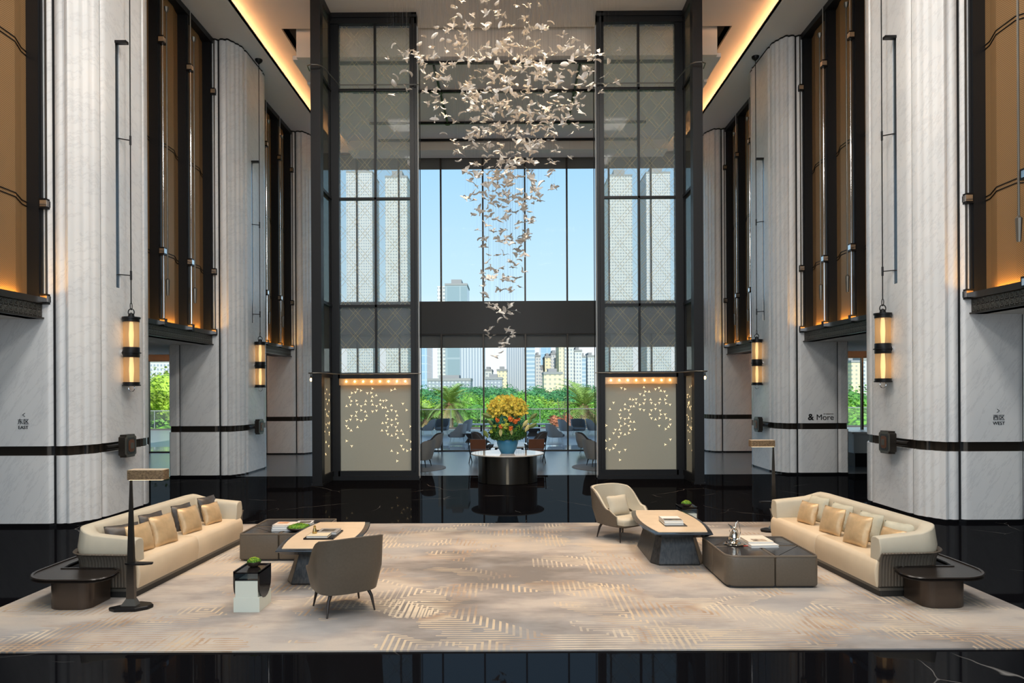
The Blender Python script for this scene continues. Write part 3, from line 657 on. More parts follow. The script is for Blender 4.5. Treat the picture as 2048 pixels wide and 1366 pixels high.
def sofa(sd, loc, rz, label):
    """local: front edge on x=0 facing +x, runs along +y from 0 to L; mirrored for the right-hand side"""
    L, D = 2.86, .86; mir = sd > 0
    t = thing('long_sofa', label, 'sofa', (*loc, ZR), rz)
    B = lambda m, n, mt, par=t, **k: m.build(n, mt, par, world=False, mirror=mir, **k)
    m = MB(); m.prism(rrect(-D+.03, -.05, .03, L-.03, [.02, .02, .3, .3]), 0, .07); B(m, 'plinth', mat('dark_plinth', (.03, .028, .026), .4, .4), smooth=40)
    m = MB(); m.prism(rrect(-D+.02, -.03, .02, L-.02, [.02, .02, .3, .3]), .07, .10); B(m, 'base_rail', BRL, smooth=40)
    # seat: two long cushions with a bulging front
    for y0, y1 in ((.055, L/2-.004), (L/2+.004, L-.055)):
        rings = []
        for z, f in ((.10, .03), (.16, .012), (.26, 0), (.36, .012), (.405, .035), (.42, .075)):
            rings.append([(x, y, z) for x, y in rrect(-D+.2, -f, y0+(f*.25 if z > .4 else 0), y1-(f*.25 if z > .4 else 0), .015, 2)])
        m = MB(); m.loft(rings); B(m, 'seat_cushion', LIN, smooth=60)
    # wrap-round path: near arm, back, far arm
    def path(off):
        r = .30; x1 = -D+off; y0 = off; y1 = L-off; rr = max(.05, r-off); P = [(-.04, y0), (-.2, y0), (-.4, y0)]
        for k in range(7): a = radians(-90-90*k/6); P.append((x1+rr+rr*cos(a), y0+rr+rr*sin(a)))
        for k in range(1, 6): P.append((x1, y0+rr+(y1-y0-2*rr)*k/6))
        for k in range(7): a = radians(180-90*k/6); P.append((x1+rr+rr*cos(a), y1-rr+rr*sin(a)))
        P += [(-.4, y1), (-.2, y1), (-.04, y1)]
        return P
    def hgt(i, n):
        q = i/(n-1); e = min(q, 1-q)*2
        return .665+.125*min(1, e/.55)**1.1
    n = len(path(0)); offs = [(.06, .40), (.015, .46), (.0, .56), (.03, 1.0), (.10, 1.03), (.17, 1.0), (.20, .9), (.21, .40)]
    m = MB(); rings = []
    P = [path(o) for o, _ in offs]
    for i in range(n):
        hh = hgt(i, n); ring = []
        for (o, zz), Q in zip(offs, P):
            z = zz if zz < .6 else (hh if zz == 1.0 else (hh+.014 if zz > 1 else hh-.04)); ring.append((Q[i][0], Q[i][1], z))
        rings.append(ring)
    m.loft(rings); B(m, 'back_cushion', CRM, smooth=70, bevel=.012)
    # pleated outer shell
    def dense(P, step=.012):
        out = []
        for a, b in zip(P, P[1:]):
            d = hypot(b[0]-a[0], b[1]-a[1]); k = max(1, int(d/step))
            for q in range(k): out.append((a[0]+(b[0]-a[0])*q/k, a[1]+(b[1]-a[1])*q/k, (b[0]-a[0])/d, (b[1]-a[1])/d))
        out.append((*P[-1], out[-1][2], out[-1][3])); return out
    Q = dense(path(.035)); rows = [(.085, .03), (.12, -.0), (.3, -.005), (.43, -.02), (.485, -.045), (.505, -.075), (.51, -.07)]
    m = MB(); R = []
    for k, (x, y, tx, ty) in enumerate(Q):
        nx, ny = ty, -tx
        rb = .006*(k % 3 == 0)
        R.append([(x+nx*(o+rb)*1, y+ny*(o+rb)*1, z) for z, o in rows])
    # outer skin sits just outside the upholstery
    m.loft([[p[j] for p in R] for j in range(len(rows))], cap=False, closed=False)
    sh = B(m, 'pleated_shell', RIB, smooth=25)
    so = sh.modifiers.new('thickness', 'SOLIDIFY'); so.thickness = .02; so.offset = 0
    return t
sofa(-1, (-4.24, 7.88), radians(-2.6), 'long cream sofa with charcoal and gold cushions, on the left side of the rug')
sofa(1, (4.26, 7.80), radians(3.4), 'long cream sofa with gold and pale cushions, on the right side of the rug')
GP = ('cushions on the left sofa', 'cushions on the right sofa')
for i, (mt, y, x, w, h, lb) in enumerate((
    (GLD, 8.42, -4.50, .38, .36, 'gold satin cushion on the left sofa, nearest and half behind the floor lamp'),
    (GLD, 8.83, -4.42, .40, .40, 'gold satin cushion on the left sofa, second from the floor lamp, larger'),
    (GLD, 9.55, -4.42, .38, .38, 'gold satin cushion on the left sofa, third from the floor lamp'),
    (GLD, 10.20, -4.40, .36, .32, 'small gold satin cushion on the left sofa, at the far end'),
    (DKC, 8.40, -4.70, .40, .36, 'charcoal satin cushion on the left sofa, leaning in the near corner'),
    (DKC, 8.98, -4.63, .40, .40, 'charcoal satin cushion on the left sofa, behind the second gold cushion'),
    (DKC, 9.78, -4.62, .38, .38, 'charcoal satin cushion on the left sofa, behind the third gold cushion'),
    (DKC, 10.50, -4.58, .38, .38, 'charcoal satin cushion on the left sofa, farthest one behind the small gold cushion'))):
    pillow('cushion', mt, w, h, .15, (x, y, ZR+.41+h*.47), (radians(-16), 0, radians(90-14+(-22 if i == 4 else 0))), lb, GP[0], i)
for i, (mt, y, x, w, h, lb) in enumerate((
    (GLD, 8.22, 4.66, .36, .30, 'gold satin cushion on the right sofa, low in the near corner behind the arm'),
    (GLD, 8.62, 4.45, .40, .40, 'gold satin cushion on the right sofa, nearest full one'),
    (GLD, 9.28, 4.44, .40, .38, 'gold satin cushion on the right sofa, middle one'),
    (GLD, 10.00, 4.42, .36, .33, 'gold satin cushion on the right sofa, small one at the far end'),
    (PLC, 8.30, 4.80, .40, .36, 'pale sage cushion on the right sofa, in the near corner'),
    (PLC, 8.86, 4.72, .40, .38, 'pale sage cushion on the right sofa, behind the nearest full gold cushion'),
    (PLC, 9.55, 4.68, .40, .38, 'pale sage cushion on the right sofa, behind the middle gold cushion'),
    (PLC, 10.22, 4.66, .40, .38, 'pale sage cushion on the right sofa, behind the small gold cushion at the far end'))):
    pillow('cushion', mt, w, h, .15, (x, y, ZR+.41+h*.47), (radians(-16), 0, radians(-90+14+(22 if i == 4 else 0))), lb, GP[1], 20+i)

def end_table(s, cx, cy, label):
    t = thing('end_table', label, 'side table', (cx, cy, ZR), group='bronze end tables behind the sofas')
    # plan: block in front of the sofa end, with a tongue running back beside it (local x towards the nave)
    def plan(e):
        pts = [(.45+e, -.16-e+.10), (.43+e, .20)] 
        pts = rrect(-.31-e, .43+e, -.2-e, .22, [.10, .02, .02, .22], 8)
        tongue = rrect(-.58-e, -.40, .0, 1.0+e, [.0, .05, .10, .0], 4)
        return pts
    m = MB(); m.prism(rrect(-.27, .23, -.2, .23, [.12, .02, .02, .2], 8), 0, .31); m.build('body', BRX, t, world=False, mirror=s > 0, bevel=.006)
    # top: generous D shape with raised lip, cut back round the sofa corner
    top = []
    for k in range(9): a = radians(-90+0*k)
    top = [(.388, -.05), (.378, -.12), (.352, -.175), (.31, -.21), (.25, -.228)]
    for k in range(11): a = radians(-90-90*k/10); top.append((-.14+.40*cos(a), .17+.40*sin(a)))
    top += [(-.54, .60), (-.53, .80), (-.50, .88), (-.46, .90), (-.42, .88), (-.40, .40), (-.36, .235), (.24, .235), (.34, .16)]
    m = MB(); a = [(x, y, .31) for x, y in inset(top, .03)]; b = [(x, y, .335) for x, y in top]; c = [(x, y, .35) for x, y in top]; d = [(x, y, .352) for x, y in inset(top, .025)]; e_ = [(x, y, .340) for x, y in inset(top, .035)]
    m.loft([a, b, c, d, e_]); m.build('table_top', mat('dark_bronze_top', (.022, .016, .013), .28, .2), t, world=False, mirror=s > 0, smooth=30)
end_table(-1, -4.78, 7.66, 'dark bronze end table wrapped round the near corner of the left sofa')
end_table(1, 4.80, 7.60, 'dark bronze end table wrapped round the near corner of the right sofa')

def floor_lamp(s, x, y, rz, label):
    """head reaches to local +x"""
    t = thing('floor_lamp', label, 'floor lamp', (x, y, ZR), rz, group='floor lamps by the sofas')
    B = lambda m, n, mt, **k: m.build(n, mt, t, world=False, **k)
    bp = [(-.21, -.09), (-.12, -.14), (.10, -.13), (.20, -.05), (.22, .03), (.16, .10), (.02, .13), (-.08, .05)]
    m = MB(); m.loft([[(a*.97, b*.97, 0) for a, b in bp], [(a, b, .012) for a, b in bp], [(a, b, .035) for a, b in bp], [(a*.93, b*.93, .042) for a, b in bp]]); B(m, 'base', BLK, smooth=0, bevel=.004)
    m = MB(); m.loft([[(-.10, -.06, .04), (.07, -.06, .04), (.07, .04, .04), (-.10, .04, .04)], [(-.055, -.03, .11), (.035, -.03, .11), (.035, .03, .11), (-.055, .03, .11)]]); B(m, 'foot', CHR if False else BRL, smooth=0)
    m = MB(); m.loft([[(-.055, -.028, .08), (.038, -.028, .08), (.038, .02, .08), (-.055, .02, .08)], [(-.035, -.02, .8), (.022, -.02, .8), (.022, .012, .8), (-.035, .012, .8)], [(-.016, -.010, 1.44), (.004, -.010, 1.44), (.004, .008, 1.44), (-.016, .008, 1.44)]]); B(m, 'pole', mat('satin_steel_pole', (.10, .09, .08), .25, .85), smooth=0)
    q = rrect(-.012, .39, -.075, .075, [.03, .03, .01, .01]); m = MB(); m.prism(q, 1.425, 1.53); h = B(m, 'lamp_head', wood_mat('cork_bark', (.10, .06, .03), (.26, .17, .085), .7, (14, 14, 26)) if 'cork_bark' not in M else M['cork_bark'], smooth=40)
    m = MB(); m.prism(inset(q, .004), 1.53, 1.534); m.build('head_top', CRT, h, world=False, smooth=40)  # pale slab stands in for light falling on the head's top
    m = MB(); m.prism(inset(q, .025), 1.419, 1.425); m.build('diffuser', mat('lamp_diffuser', (.9, .8, .6), .4, emit=(1, .75, .45), es=2.0), h, world=False, smooth=40)
    sh = [(-.07, -.02), (0, -.06), (.16, -.05), (.235, -.01), (.22, .03), (.05, .05), (-.05, .04)]
    m = MB(); m.loft([[(a*.95, b*.95, .485) for a, b in sh], [(a, b, .492) for a, b in sh], [(a, b, .505) for a, b in sh]]); B(m, 'shelf', BLK, smooth=0)
floor_lamp(-1, -4.10, 7.52, 0, 'bronze floor lamp with cork block head, in front of the left sofa')
floor_lamp(1, 4.47, 11.45, pi, 'bronze floor lamp with cork block head, at the far end of the right sofa')

def coffee_table(x0, y0, label, big):
    t = thing('coffee_table', label, 'coffee table', (x0, y0, ZR)); Wd = 1.1; h = .375
    B = lambda m, n, mt, par=t, **k: m.build(n, mt, par, world=False, **k)
    m = MB(); m.prism(rrect(.03, Wd-.03, .03, Wd-.03, .05), 0, .05); B(m, 'plinth', JNT)
    c = .53*Wd if big else .5*Wd
    for i, (a, b, cc, d, rr) in enumerate(((0, c-.004, 0, c-.004, [.02, .02, .02, big*.12+.02]), (c+.004, Wd, 0, c-.004, [.05, .02, .02, .02]), (0, c-.004, c+.004, Wd, [.02, .02, .05, .02]), (c+.004, Wd, c+.004, Wd, [.02, .05, .02, .02]))):
        m = MB(); q = rrect(a, b, cc, d, rr)
        # rounded lower and upper corners of each leather block
        m.loft([[(x, y, .02) for x, y in inset(q, .018)], [(x, y, .03) for x, y in inset(q, .006)], [(x, y, .045) for x, y in q], [(x, y, h-.02) for x, y in q], [(x, y, h-.006) for x, y in inset(q, .004)], [(x, y, h) for x, y in inset(q, .012)]])
        B(m, 'leather_block', TAU, smooth=60)
        m = MB(); m.prism(inset(q, .028), h, h+.004); B(m, 'veneer_top', TTW)
    r = MB(); q0 = rrect(0, Wd, 0, Wd, [.05, .05, .05, big*.12+.03]); q1 = inset(q0, .016)
    r.loft([[(x, y, h-.002) for x, y in q0], [(x, y, h+.016) for x, y in q0], [(x, y, h+.016) for x, y in q1], [(x, y, h-.002) for x, y in q1]], cap=False); B(r, 'rim', mat('taupe_rim', (.17, .135, .10), .4), smooth=0)
    return h+ZR+.004
coffee_table(2.66, 8.17, 'low square coffee table of four taupe leather blocks, in front of the right sofa', 1)
coffee_table(-3.74, 9.58, 'low square coffee table of four taupe leather blocks, in front of the left sofa', 0)

def desk(x0, y0, label):
    t = thing('lounge_table', label, 'table', (x0+.385, y0+.86, ZR))
    B = lambda m, n, mt, **k: m.build(n, mt, t, world=False, **k)
    def plan(w, l, b, e=0, nz=9):
        P = []
        for k in range(nz): q = k/(nz-1)*2-1; P.append((w+b*(1-q*q)+e, q*(l+e)))
        for k in range(nz): q = 1-k/(nz-1)*2; P.append((-w-b*(1-q*q)-e, q*(l+e)))
        return P
    m = MB(); R = [(plan(.33, .83, .09, -.04), .415), (plan(.33, .83, .09, .02), .45), (plan(.33, .83, .09, .055), .47), (plan(.33, .83, .09, .05), .482), (plan(.33, .83, .09, .0), .492)]
    m.loft([[(x, y, z) for x, y in p] for p, z in R]); B(m, 'rim', BLU, smooth=50)
    m = MB(); m.prism(plan(.33, .83, .09, -.006), .488, .497); B(m, 'table_top', CRT, smooth=50)
    m = MB(); 
    def oc(w, l, c): return [(w-c, -l), (w, -l+c*1.6), (w, l-c*1.6), (w-c, l), (-w+c, l), (-w, l-c*1.6), (-w, -l+c*1.6), (-w+c, -l)]
    m.loft([[(x, y, 0) for x, y in oc(.36, .62, .09)], [(x, y, .02) for x, y in oc(.37, .63, .09)], [(x, y, .38) for x, y in oc(.27, .50, .06)], [(x, y, .43) for x, y in oc(.24, .47, .06)]]); B(m, 'pedestal', OAK, smooth=0, bevel=.006)
desk(1.975, 9.02, 'boat-shaped cream topped table on dark oak block, beside the cream armchair')
desk(-2.735, 8.16, 'boat-shaped cream topped table on dark oak block, behind the taupe armchair')

# ------------------------------------------------------------------ armchairs
def armchair(loc, rz, label, shell_m, in_m, leg_m, w=.76, d=.74, hb=.80, ha=.50, group=None, leg='taper', seat_z=.36, cat='armchair', nm='armchair'):
    """local: faces +y; shell wraps the back and both sides"""
    t = thing(nm, label, cat, loc, rz, group)
    B = lambda m, n, mt, par=t, **k: m.build(n, mt, par, world=False, **k)
    N = 45
    def plan(q, k):   # q -1..1 from left arm front round the back to right arm front
        a = pi/2*3 + q*radians(128); c, s_ = cos(a), sin(a); n_ = 3.5
        r = (abs(c)**n_+abs(s_)**n_)**(-1/n_)
        return (c*r*w/2*k, s_*r*d/2*k)
    def top(q):
        e = abs(q)
        if e < .42: return hb-.03*(e/.42)**3
        f = min(1, (e-.42)/.40); f = f*f*(3-2*f); return (hb-.03)*(1-f)+ha*f - (.10*max(0, (e-.86)/.14))
    def bot(q): return .235+.02*abs(q)
    th = .045
    def outer(q, v):
        z0, z1 = bot(q), top(q); z = z0+(z1-z0)*v; lean = (z-.25)*.14 if abs(q) < 2 else 0
        k = .86+.14*min(1, (z-.2)/.28)
        x, y = plan(q, k); bk = max(0, -y/(d/2)); return (x*(1+.02*v), y-lean*bk, z)
    m = MB()
    q = [i/(N-1)*2-1 for i in range(N)]; V = [i/7 for i in range(8)]
    rings = []
    for qq in q:
        o = [outer(qq, v) for v in V]; c = Vector((0, .06, 0)); inn = []
        for p in o[::-1]:
            pv = Vector(p); dn = (Vector((0, .08, pv.z))-pv); dn.z = 0; dn = dn.normalized(); pp = pv+dn*th*.5; inn.append(tuple(pp))
        rings.append(o+inn)
    m.loft(rings); B(m, 'shell', shell_m, smooth=60)
    m = MB(); rings = []
    for qq in q:
        o = []
        for v in [.32+.68*i/6 for i in range(7)]:
            p = Vector(outer(qq, v)); dn = Vector((0, .08, p.z))-p; dn.z = 0; dn = dn.normalized(); o.append(p+dn*th*.45+Vector((0, 0, .004 if v > .99 else 0)))
        inn = []
        for p in o[::-1]:
            dn = Vector((0, .08, p.z))-p; dn.z = 0; dn = dn.normalized(); inn.append(p+dn*.035+Vector((0, 0, -.008 if p is o[-1] else 0)))
        rings.append([tuple(p) for p in o+inn])
    m.loft(rings); B(m, 'inner_upholstery', in_m, smooth=60)
    # under pan
    pl = [plan(qq, .80) for qq in q]
    pl2 = [(x, y) for x, y in pl]+[(w*.30, d*.44), (-w*.30, d*.44)]
    m = MB(); m.loft([[(x*.93, y*.93, .225) for x, y in pl2], [(x, y, .25) for x, y in pl2], [(x*1.0, y*1.0, seat_z-.08) for x, y in pl2]]); B(m, 'seat_pan', shell_m, smooth=50)
    st = [plan(qq, .84) for qq in q]; st = st+[(w*.36, d*.47), (w*.2, d*.53), (-w*.2, d*.53), (-w*.36, d*.47)]
    m = MB(); m.loft([[(x*.98, y, seat_z-.09) for x, y in st], [(x, y, seat_z-.05) for x, y in st], [(x, y, seat_z-.01) for x, y in st], [(x*.95, y*.96, seat_z+.012) for x, y in st], [(x*.6, y*.65, seat_z+.02) for x, y in st]]); B(m, 'seat_cushion', in_m, smooth=60)
    for sx in (-1, 1):
        for sy in (-1, 1):
            m = MB(); x, y = sx*w*.29, sy*d*.30
            if leg == 'taper': m.tube([(x*.92, y*.92, .25), (x*1.1, y*1.06, .16), (x*1.22, y*1.2, 0)], [.022, .018, .009], 8)
            elif leg == 'wire': m.tube([(x*.95, y*.95, .27), (x*1.15, y*1.15, 0)], .008, 6)
            B(m, 'leg', leg_m)
    return t
DLEG = mat('dark_leg', (.035, .026, .022), .35, .3)
ch1 = armchair((-1.76, 7.50, ZR), radians(32), 'taupe leather armchair seen from behind, beside the left boat-shaped table', TAU, mat('warm_taupe_leather', (.30, .235, .18), .45), DLEG, w=.74, d=.70, hb=.85)
ch2 = armchair((1.86, 11.02, ZR), radians(214), 'cream armchair with dark shell facing the camera, holding a pale pillow', TAU, CRM, DLEG, w=.80, d=.76, hb=.82, ha=.50)
pillow('cushion', CRM, .42, .32, .13, (1.80, 10.98, ZR+.535), (radians(-20), 0, radians(34)), 'pale cream pillow lying in the cream armchair', None, 77)

# ------------------------------------------------------------------ small black and white side tables
def c_table(x, y, rz, label):
    t = thing('small_side_table', label, 'side table', (x, y, ZR), rz)
    B = lambda m, n, mt, **k: m.build(n, mt, t, world=False, **k)
    WB = mat('white_lacquer', (.66, .70, .62), .3)
    m = MB(); m.box(-.14, .14, -.18, .18, 0, .155); m.box(-.122, .122, -.178, .178, .155, .335); B(m, 'white_block', WB, smooth=0)
    m = MB()
    for s in (-1, 1):
        pr = [(-.18, .43)]+[(-.18, .27)]
        R = .18; pts = [(.18, .43), (.18, .155+R-.02)]
        for k in range(9): a = radians(0-180*k/8); pts.append((R*cos(a), .155+R-.02+R*.95*sin(a)))
        pts += [(-.18, .43)]
        a, b = sorted((s*.124, s*.142)); m.loft([[(a, p[0], p[1]-.03 if p[1] < .4 else p[1]) for p in pts], [(b, p[0], p[1]-.03 if p[1] < .4 else p[1]) for p in pts]])
    m.box(-.142, .142, -.18, .18, .415, .43); m.box(-.142, -.128, -.18, .18, .43, .442); m.box(.128, .142, -.18, .18, .43, .442); m.box(-.142, .142, .168, .18, .43, .442)
    B(m, 'black_wrap', mat('black_lacquer', (.012, .010, .010), .12, 0, .6), smooth=30)
    m = MB(); m.prism([(-.124, -.17), (.124, -.17), (.124, -.12), (-.124, -.12)], .34, .345); B(m, 'inner_shelf', BLU, smooth=0)
c_table(-2.78, 7.55, 0, 'small black and white side table left of the taupe armchair, moss bowl on top')
c_table(3.02, 11.45, pi, 'small black and white side table behind the right boat-shaped table, moss bowl on top')
MOSS = mat('green_moss', (.10, .24, .02), .9, noise=.5, nscale=40)
MOSS2 = mat('lime_moss', (.28, .36, .03), .9, noise=.4, nscale=60)
BOWL = mat('dark_bronze_bowl', (.06, .04, .032), .35, .4)
def moss_bowl(x, y, z, r, h, label, flat=False):
    t = thing('moss_bowl', label, 'bowl', (x, y, z), group='moss bowls on the tables')
    m = MB(); m.lathe([(r*.45, 0), (r*.8, h*.25), (r, h*.75), (r*.97, h), (r*.90, h*.98), (r*.8, h*.7), (.0, h*.6)], n=28); m.build('bowl', BOWL, t, world=False, smooth=50)
    m = MB(); rr = random.Random(int(r*1e4+x*10))
    for k in range(900 if flat else 500):
        a = rr.uniform(0, 2*pi); q = r*.93*rr.random()**.5; hh = h+(r*(.25 if flat else .55))*(1-(q/r)**2)*rr.uniform(.75, 1.1)
        px, py = q*cos(a), q*sin(a); d = .006+.006*rr.random(); b = rr.uniform(0, 6)
        m.poly3([(px+d*cos(b), py+d*sin(b), hh-.02), (px-d*cos(b), py-d*sin(b), hh-.02), (px+rr.uniform(-.01, .01), py+rr.uniform(-.01, .01), hh+.006)])
    m.lathe([(r*.93, h*.8), (r*.9, h+.002), (r*.6, h+r*(.16 if flat else .40)), (0, h+r*(.2 if flat else .5))], n=20); m.build('moss', MOSS, t, world=False, smooth=50, recalc=False)['kind'] = 'stuff'
    m = MB()
    for k in range(60):
        a = rr.uniform(0, 2*pi); q = r*.85*rr.random()**.5; hh = h+(r*(.25 if flat else .55))*(1-(q/r)**2); m.sphere((q*cos(a), q*sin(a), hh), .005+.004*rr.random(), 5, 3)
    m.build('lime_tufts', MOSS2, t, world=False)['kind'] = 'stuff'
moss_bowl(-2.79, 7.62, ZR+.43, .075, .06, 'small round bowl of moss on the left black and white side table')
moss_bowl(3.00, 11.38, ZR+.43, .085, .06, 'small round bowl of moss on the right black and white side table')
ZT = ZR+.379
moss_bowl(-2.98, 9.84, ZT, .17, .055, 'wide shallow bowl of moss on the left coffee table', True)

# ------------------------------------------------------------------ books and table pieces
def book(x, y, z, w, d, h, rz, cover, label, art=None, group='coffee table books'):
    t = thing('book', label, 'book', (x, y, z), rz, group)
    c = mat('cover_%02d%02d%02d' % tuple(int(v*99) for v in cover), cover, .45)
    m = MB(); m.box(-w/2, w/2, -d/2, d/2, 0, .004); m.box(-w/2, w/2, -d/2, d/2, h-.004, h); m.box(-w/2, -w/2+.005, -d/2, d/2, 0, h); m.build('cover', c, t, world=False, smooth=0)
    m = MB(); m.box(-w/2+.005, w/2-.006, -d/2+.005, d/2-.005, .004, h-.004); m.build('pages', PAPW, t, world=False, smooth=0)
    if art:
        m = MB(); a0, a1, b0, b1 = art[1]; m.box(-w/2+w*a0, -w/2+w*a1, -d/2+d*b0, -d/2+d*b1, h, h+.0008); m.build('cover_picture', art[0], t, world=False, smooth=0)
PIC1 = mat('cover_photo', (.10, .09, .07), .4, noise=.9, nscale=14); PIC2 = mat('orange_photo', (.60, .30, .14), .4, noise=.4, nscale=9)
PIC3 = mat('sepia_photo', (.34, .27, .2), .5, noise=.8, nscale=16)
# right coffee table
book(3.28, 8.86, ZT, .36, .44, .030, radians(4), (.75, .74, .70), 'white book at the bottom of the pair on the right coffee table, red ribbon showing')
book(3.27, 8.92, ZT+.031, .33, .38, .026, radians(1), (.78, .70, .58), 'cream book with a sepia picture, on top of the pair on the right coffee table', (PIC3, (.25, .8, .08, .42)))
m = MB(); m.prism([(3.05, 8.72), (3.13, 8.735), (3.13, 8.755), (3.05, 8.74)], ZT+.002, ZT+.006); tag(m.build('bookmark_ribbon', mat('red_ribbon', (.6, .05, .02), .5), smooth=0), 'red and yellow ribbon bookmark beside the books on the right coffee table', 'bookmark')
# right boat table
book(2.36, 9.62, ZR+.498, .30, .42, .008, radians(0), (.06, .055, .05), 'thin black folder at the bottom of the pile on the right boat-shaped table')
book(2.34, 9.64, ZR+.507, .27, .36, .030, radians(0), (.72, .72, .68), 'white book in the middle of the pile on the right boat-shaped table')
book(2.34, 9.66, ZR+.538, .27, .34, .026, radians(0), (.76, .74, .70), 'picture book on top of the pile on the right boat-shaped table', (PIC1, (.05, .98, .05, .45)))
# left coffee table
book(-3.20, 9.93, ZT, .33, .26, .028, 0, (.72, .74, .74), 'white book at the bottom of the stack on the left coffee table')
book(-3.20, 9.94, ZT+.029, .33, .25, .035, radians(2), (.74, .73, .70), 'thick white book in the middle of the stack on the left coffee table')
book(-3.21, 9.96, ZT+.065, .31, .24, .016, radians(-2), (.70, .62, .55), 'pale pink book on top of the stack on the left coffee table', (PIC2, (.1, .6, .4, .9)))
book(-3.02, 10.24, ZT, .24, .22, .045, radians(5), (.70, .71, .72), 'white and grey book lying behind the stack on the left coffee table', (PIC1, (.2, .9, .1, .8)))
# left boat table: tray with two books and a small bottle
m = MB(); m.box(-.19, .19, -.26, .26, 0, .010); m.box(-.19, .19, -.26, -.252, .01, .018); m.box(-.19, .19, .252, .26, .01, .018); m.box(-.19, -.182, -.26, .26, .01, .018); m.box(.182, .19, -.26, .26, .01, .018)
tr = m.build('tray', BLK, smooth=0); tr.location = (-2.37, 8.93, ZR+.498); tag(tr, 'flat black tray on the left boat-shaped table', 'tray')
book(-2.40, 8.83, ZR+.509, .27, .24, .030, 0, (.66, .58, .42), 'tan covered book at the front of the black tray', None)
book(-2.33, 9.04, ZR+.509, .26, .26, .034, 0, (.30, .29, .28), 'grey picture book at the back of the black tray', (PIC1, (.15, .8, .2, .8)))
t = thing('small_vase', 'small gold vase standing on the tan book on the tray', 'vase', (-2.47, 8.86, ZR+.54))
m = MB(); m.lathe([(.028, 0), (.032, .01), (.024, .045), (.014, .075), (.020, .088), (.017, .088), (.0, .07)], n=18); m.build('vase_body', mat('brass', (.55, .40, .16), .25, .9), t, world=False)
m = MB(); m.sphere((0, 0, .095), .012, 8, 6); m.build('stopper', mat('brass', (.55, .40, .16)), t, world=False)
# silver pitcher on its tray
SIL = mat('polished_silver', (.80, .76, .68), .08, 1.0)
m = MB(); m.lathe([(.0, 0), (.09, 0), (.125, .012), (.13, .014), (.128, .016), (.09, .006), (0, .006)], n=32); 
for v in m.bm.verts:
    a = atan2(v.co.y, v.co.x); r = hypot(v.co.x, v.co.y)
    if r > .1: k = 1+.06*cos(8*a); v.co.x *= k; v.co.y *= k
sv = m.build('silver_tray', SIL, smooth=60); sv.location = (2.96, 8.83, ZT); tag(sv, 'scalloped silver tray under the silver pitcher', 'tray')
t = thing('silver_pitcher', 'silver pitcher with twisted looping handle on the right coffee table', 'pitcher', (2.96, 8.83, ZT+.007))
m = MB(); m.lathe([(.035, 0), (.045, .01), (.058, .05), (.060, .09), (.050, .13), (.030, .165), (.022, .19), (.030, .215), (.026, .214), (.018, .19), (0, .15)], n=24); m.build('body', SIL, t, world=False, smooth=60)
m = MB(); m.tube([(-.02, 0, .205), (-.045, 0, .235), (-.075, 0, .262)], [.016, .010, .004], 8); m.build('spout', SIL, t, world=False)
m = MB(); m.tube([(.03, 0, .03), (.075, 0, .07), (.085, 0, .16), (.075, 0, .25), (.05, 0, .295), (.028, 0, .27), (.02, .0, .21)], .005, 8); m.tube([(.045, .02, .02), (.06, .02, .10), (.05, .01, .17), (.02, 0, .21)], .004, 8); m.build('handle', SIL, t, world=False)
m = MB()
for a0 in (0, 2.1, 4.2): m.tube([(.066*cos(a0+k*.35)*(1-.05*abs(k-4)), .066*sin(a0+k*.35)*(1-.05*abs(k-4)), .02+.02*k) for k in range(9)], .0035, 6)
m.build('twisted_wires', SIL, t, world=False)

# ================================================================== ROUND TABLE, VASE AND FLOWERS
t = thing('round_table', 'large round table with pale top and curved bronze base, under the bouquet', 'table', (-.02, 18.05, 0))
m = MB(); m.lathe([(.94, .715), (.96, .72), (.965, .735), (.96, .75), (.0, .75)], n=64); m.build('table_top', mat('polished_pale_stone', (.55, .53, .49), .04, 0, .8), t, world=False, smooth=60)
for k in range(8):
    a0 = radians(-90+k*45-19.5-22.5); m = MB(); ri, ro = .70, .78; P = [(ro*cos(a0+radians(39)*q/8), ro*sin(a0+radians(39)*q/8)) for q in range(9)]+[(ri*cos(a0+radians(39)*(8-q)/8), ri*sin(a0+radians(39)*(8-q)/8)) for q in range(9)]
    m.prism(P, .01, .715); m.build('base_panel', mat('brushed_bronze_panel', (.10, .095, .085), .28, .9), t, world=False, smooth=50)
m = MB(); m.lathe([(.66, .0), (.66, .715)], n=40); m.build('core', mat('pale_core', (.45, .38, .28), .5), t, world=False)
t = thing('blue_vase', 'round blue ceramic vase on the round table', 'vase', (-.02, 17.95, .75))
m = MB(); m.lathe([(.17, 0), (.175, .01), (.24, .13), (.275, .26), (.28, .32), (.262, .385), (.24, .40), (.22, .39), (.0, .3)], n=40); m.build('vase_body', mat('blue_glaze', (.035, .20, .36), .35, noise=.1, nscale=4), t, world=False, smooth=60)
BQ = thing('flower_bouquet', 'large bouquet of yellow orchids, orange blooms and green leaves in the blue vase', 'flowers', (-.02, 17.95, 1.12))
rb = random.Random(5)
def petals(m, c, n, r, tilt=None, k=5):
    c = Vector(c); n = Vector(n).normalized(); a = n.cross(Vector((.1, .2, 1))).normalized(); b = n.cross(a)
    for i in range(k):
        t0 = 2*pi*i/k+rb.random(); d = a*cos(t0)+b*sin(t0); e = n.cross(d)
        m.poly3([tuple(c), tuple(c+d*r*.6+e*r*.35+n*r*.15), tuple(c+d*r+n*r*.05), tuple(c+d*r*.6-e*r*.35+n*r*.15)])
m1, m2 = MB(), MB()
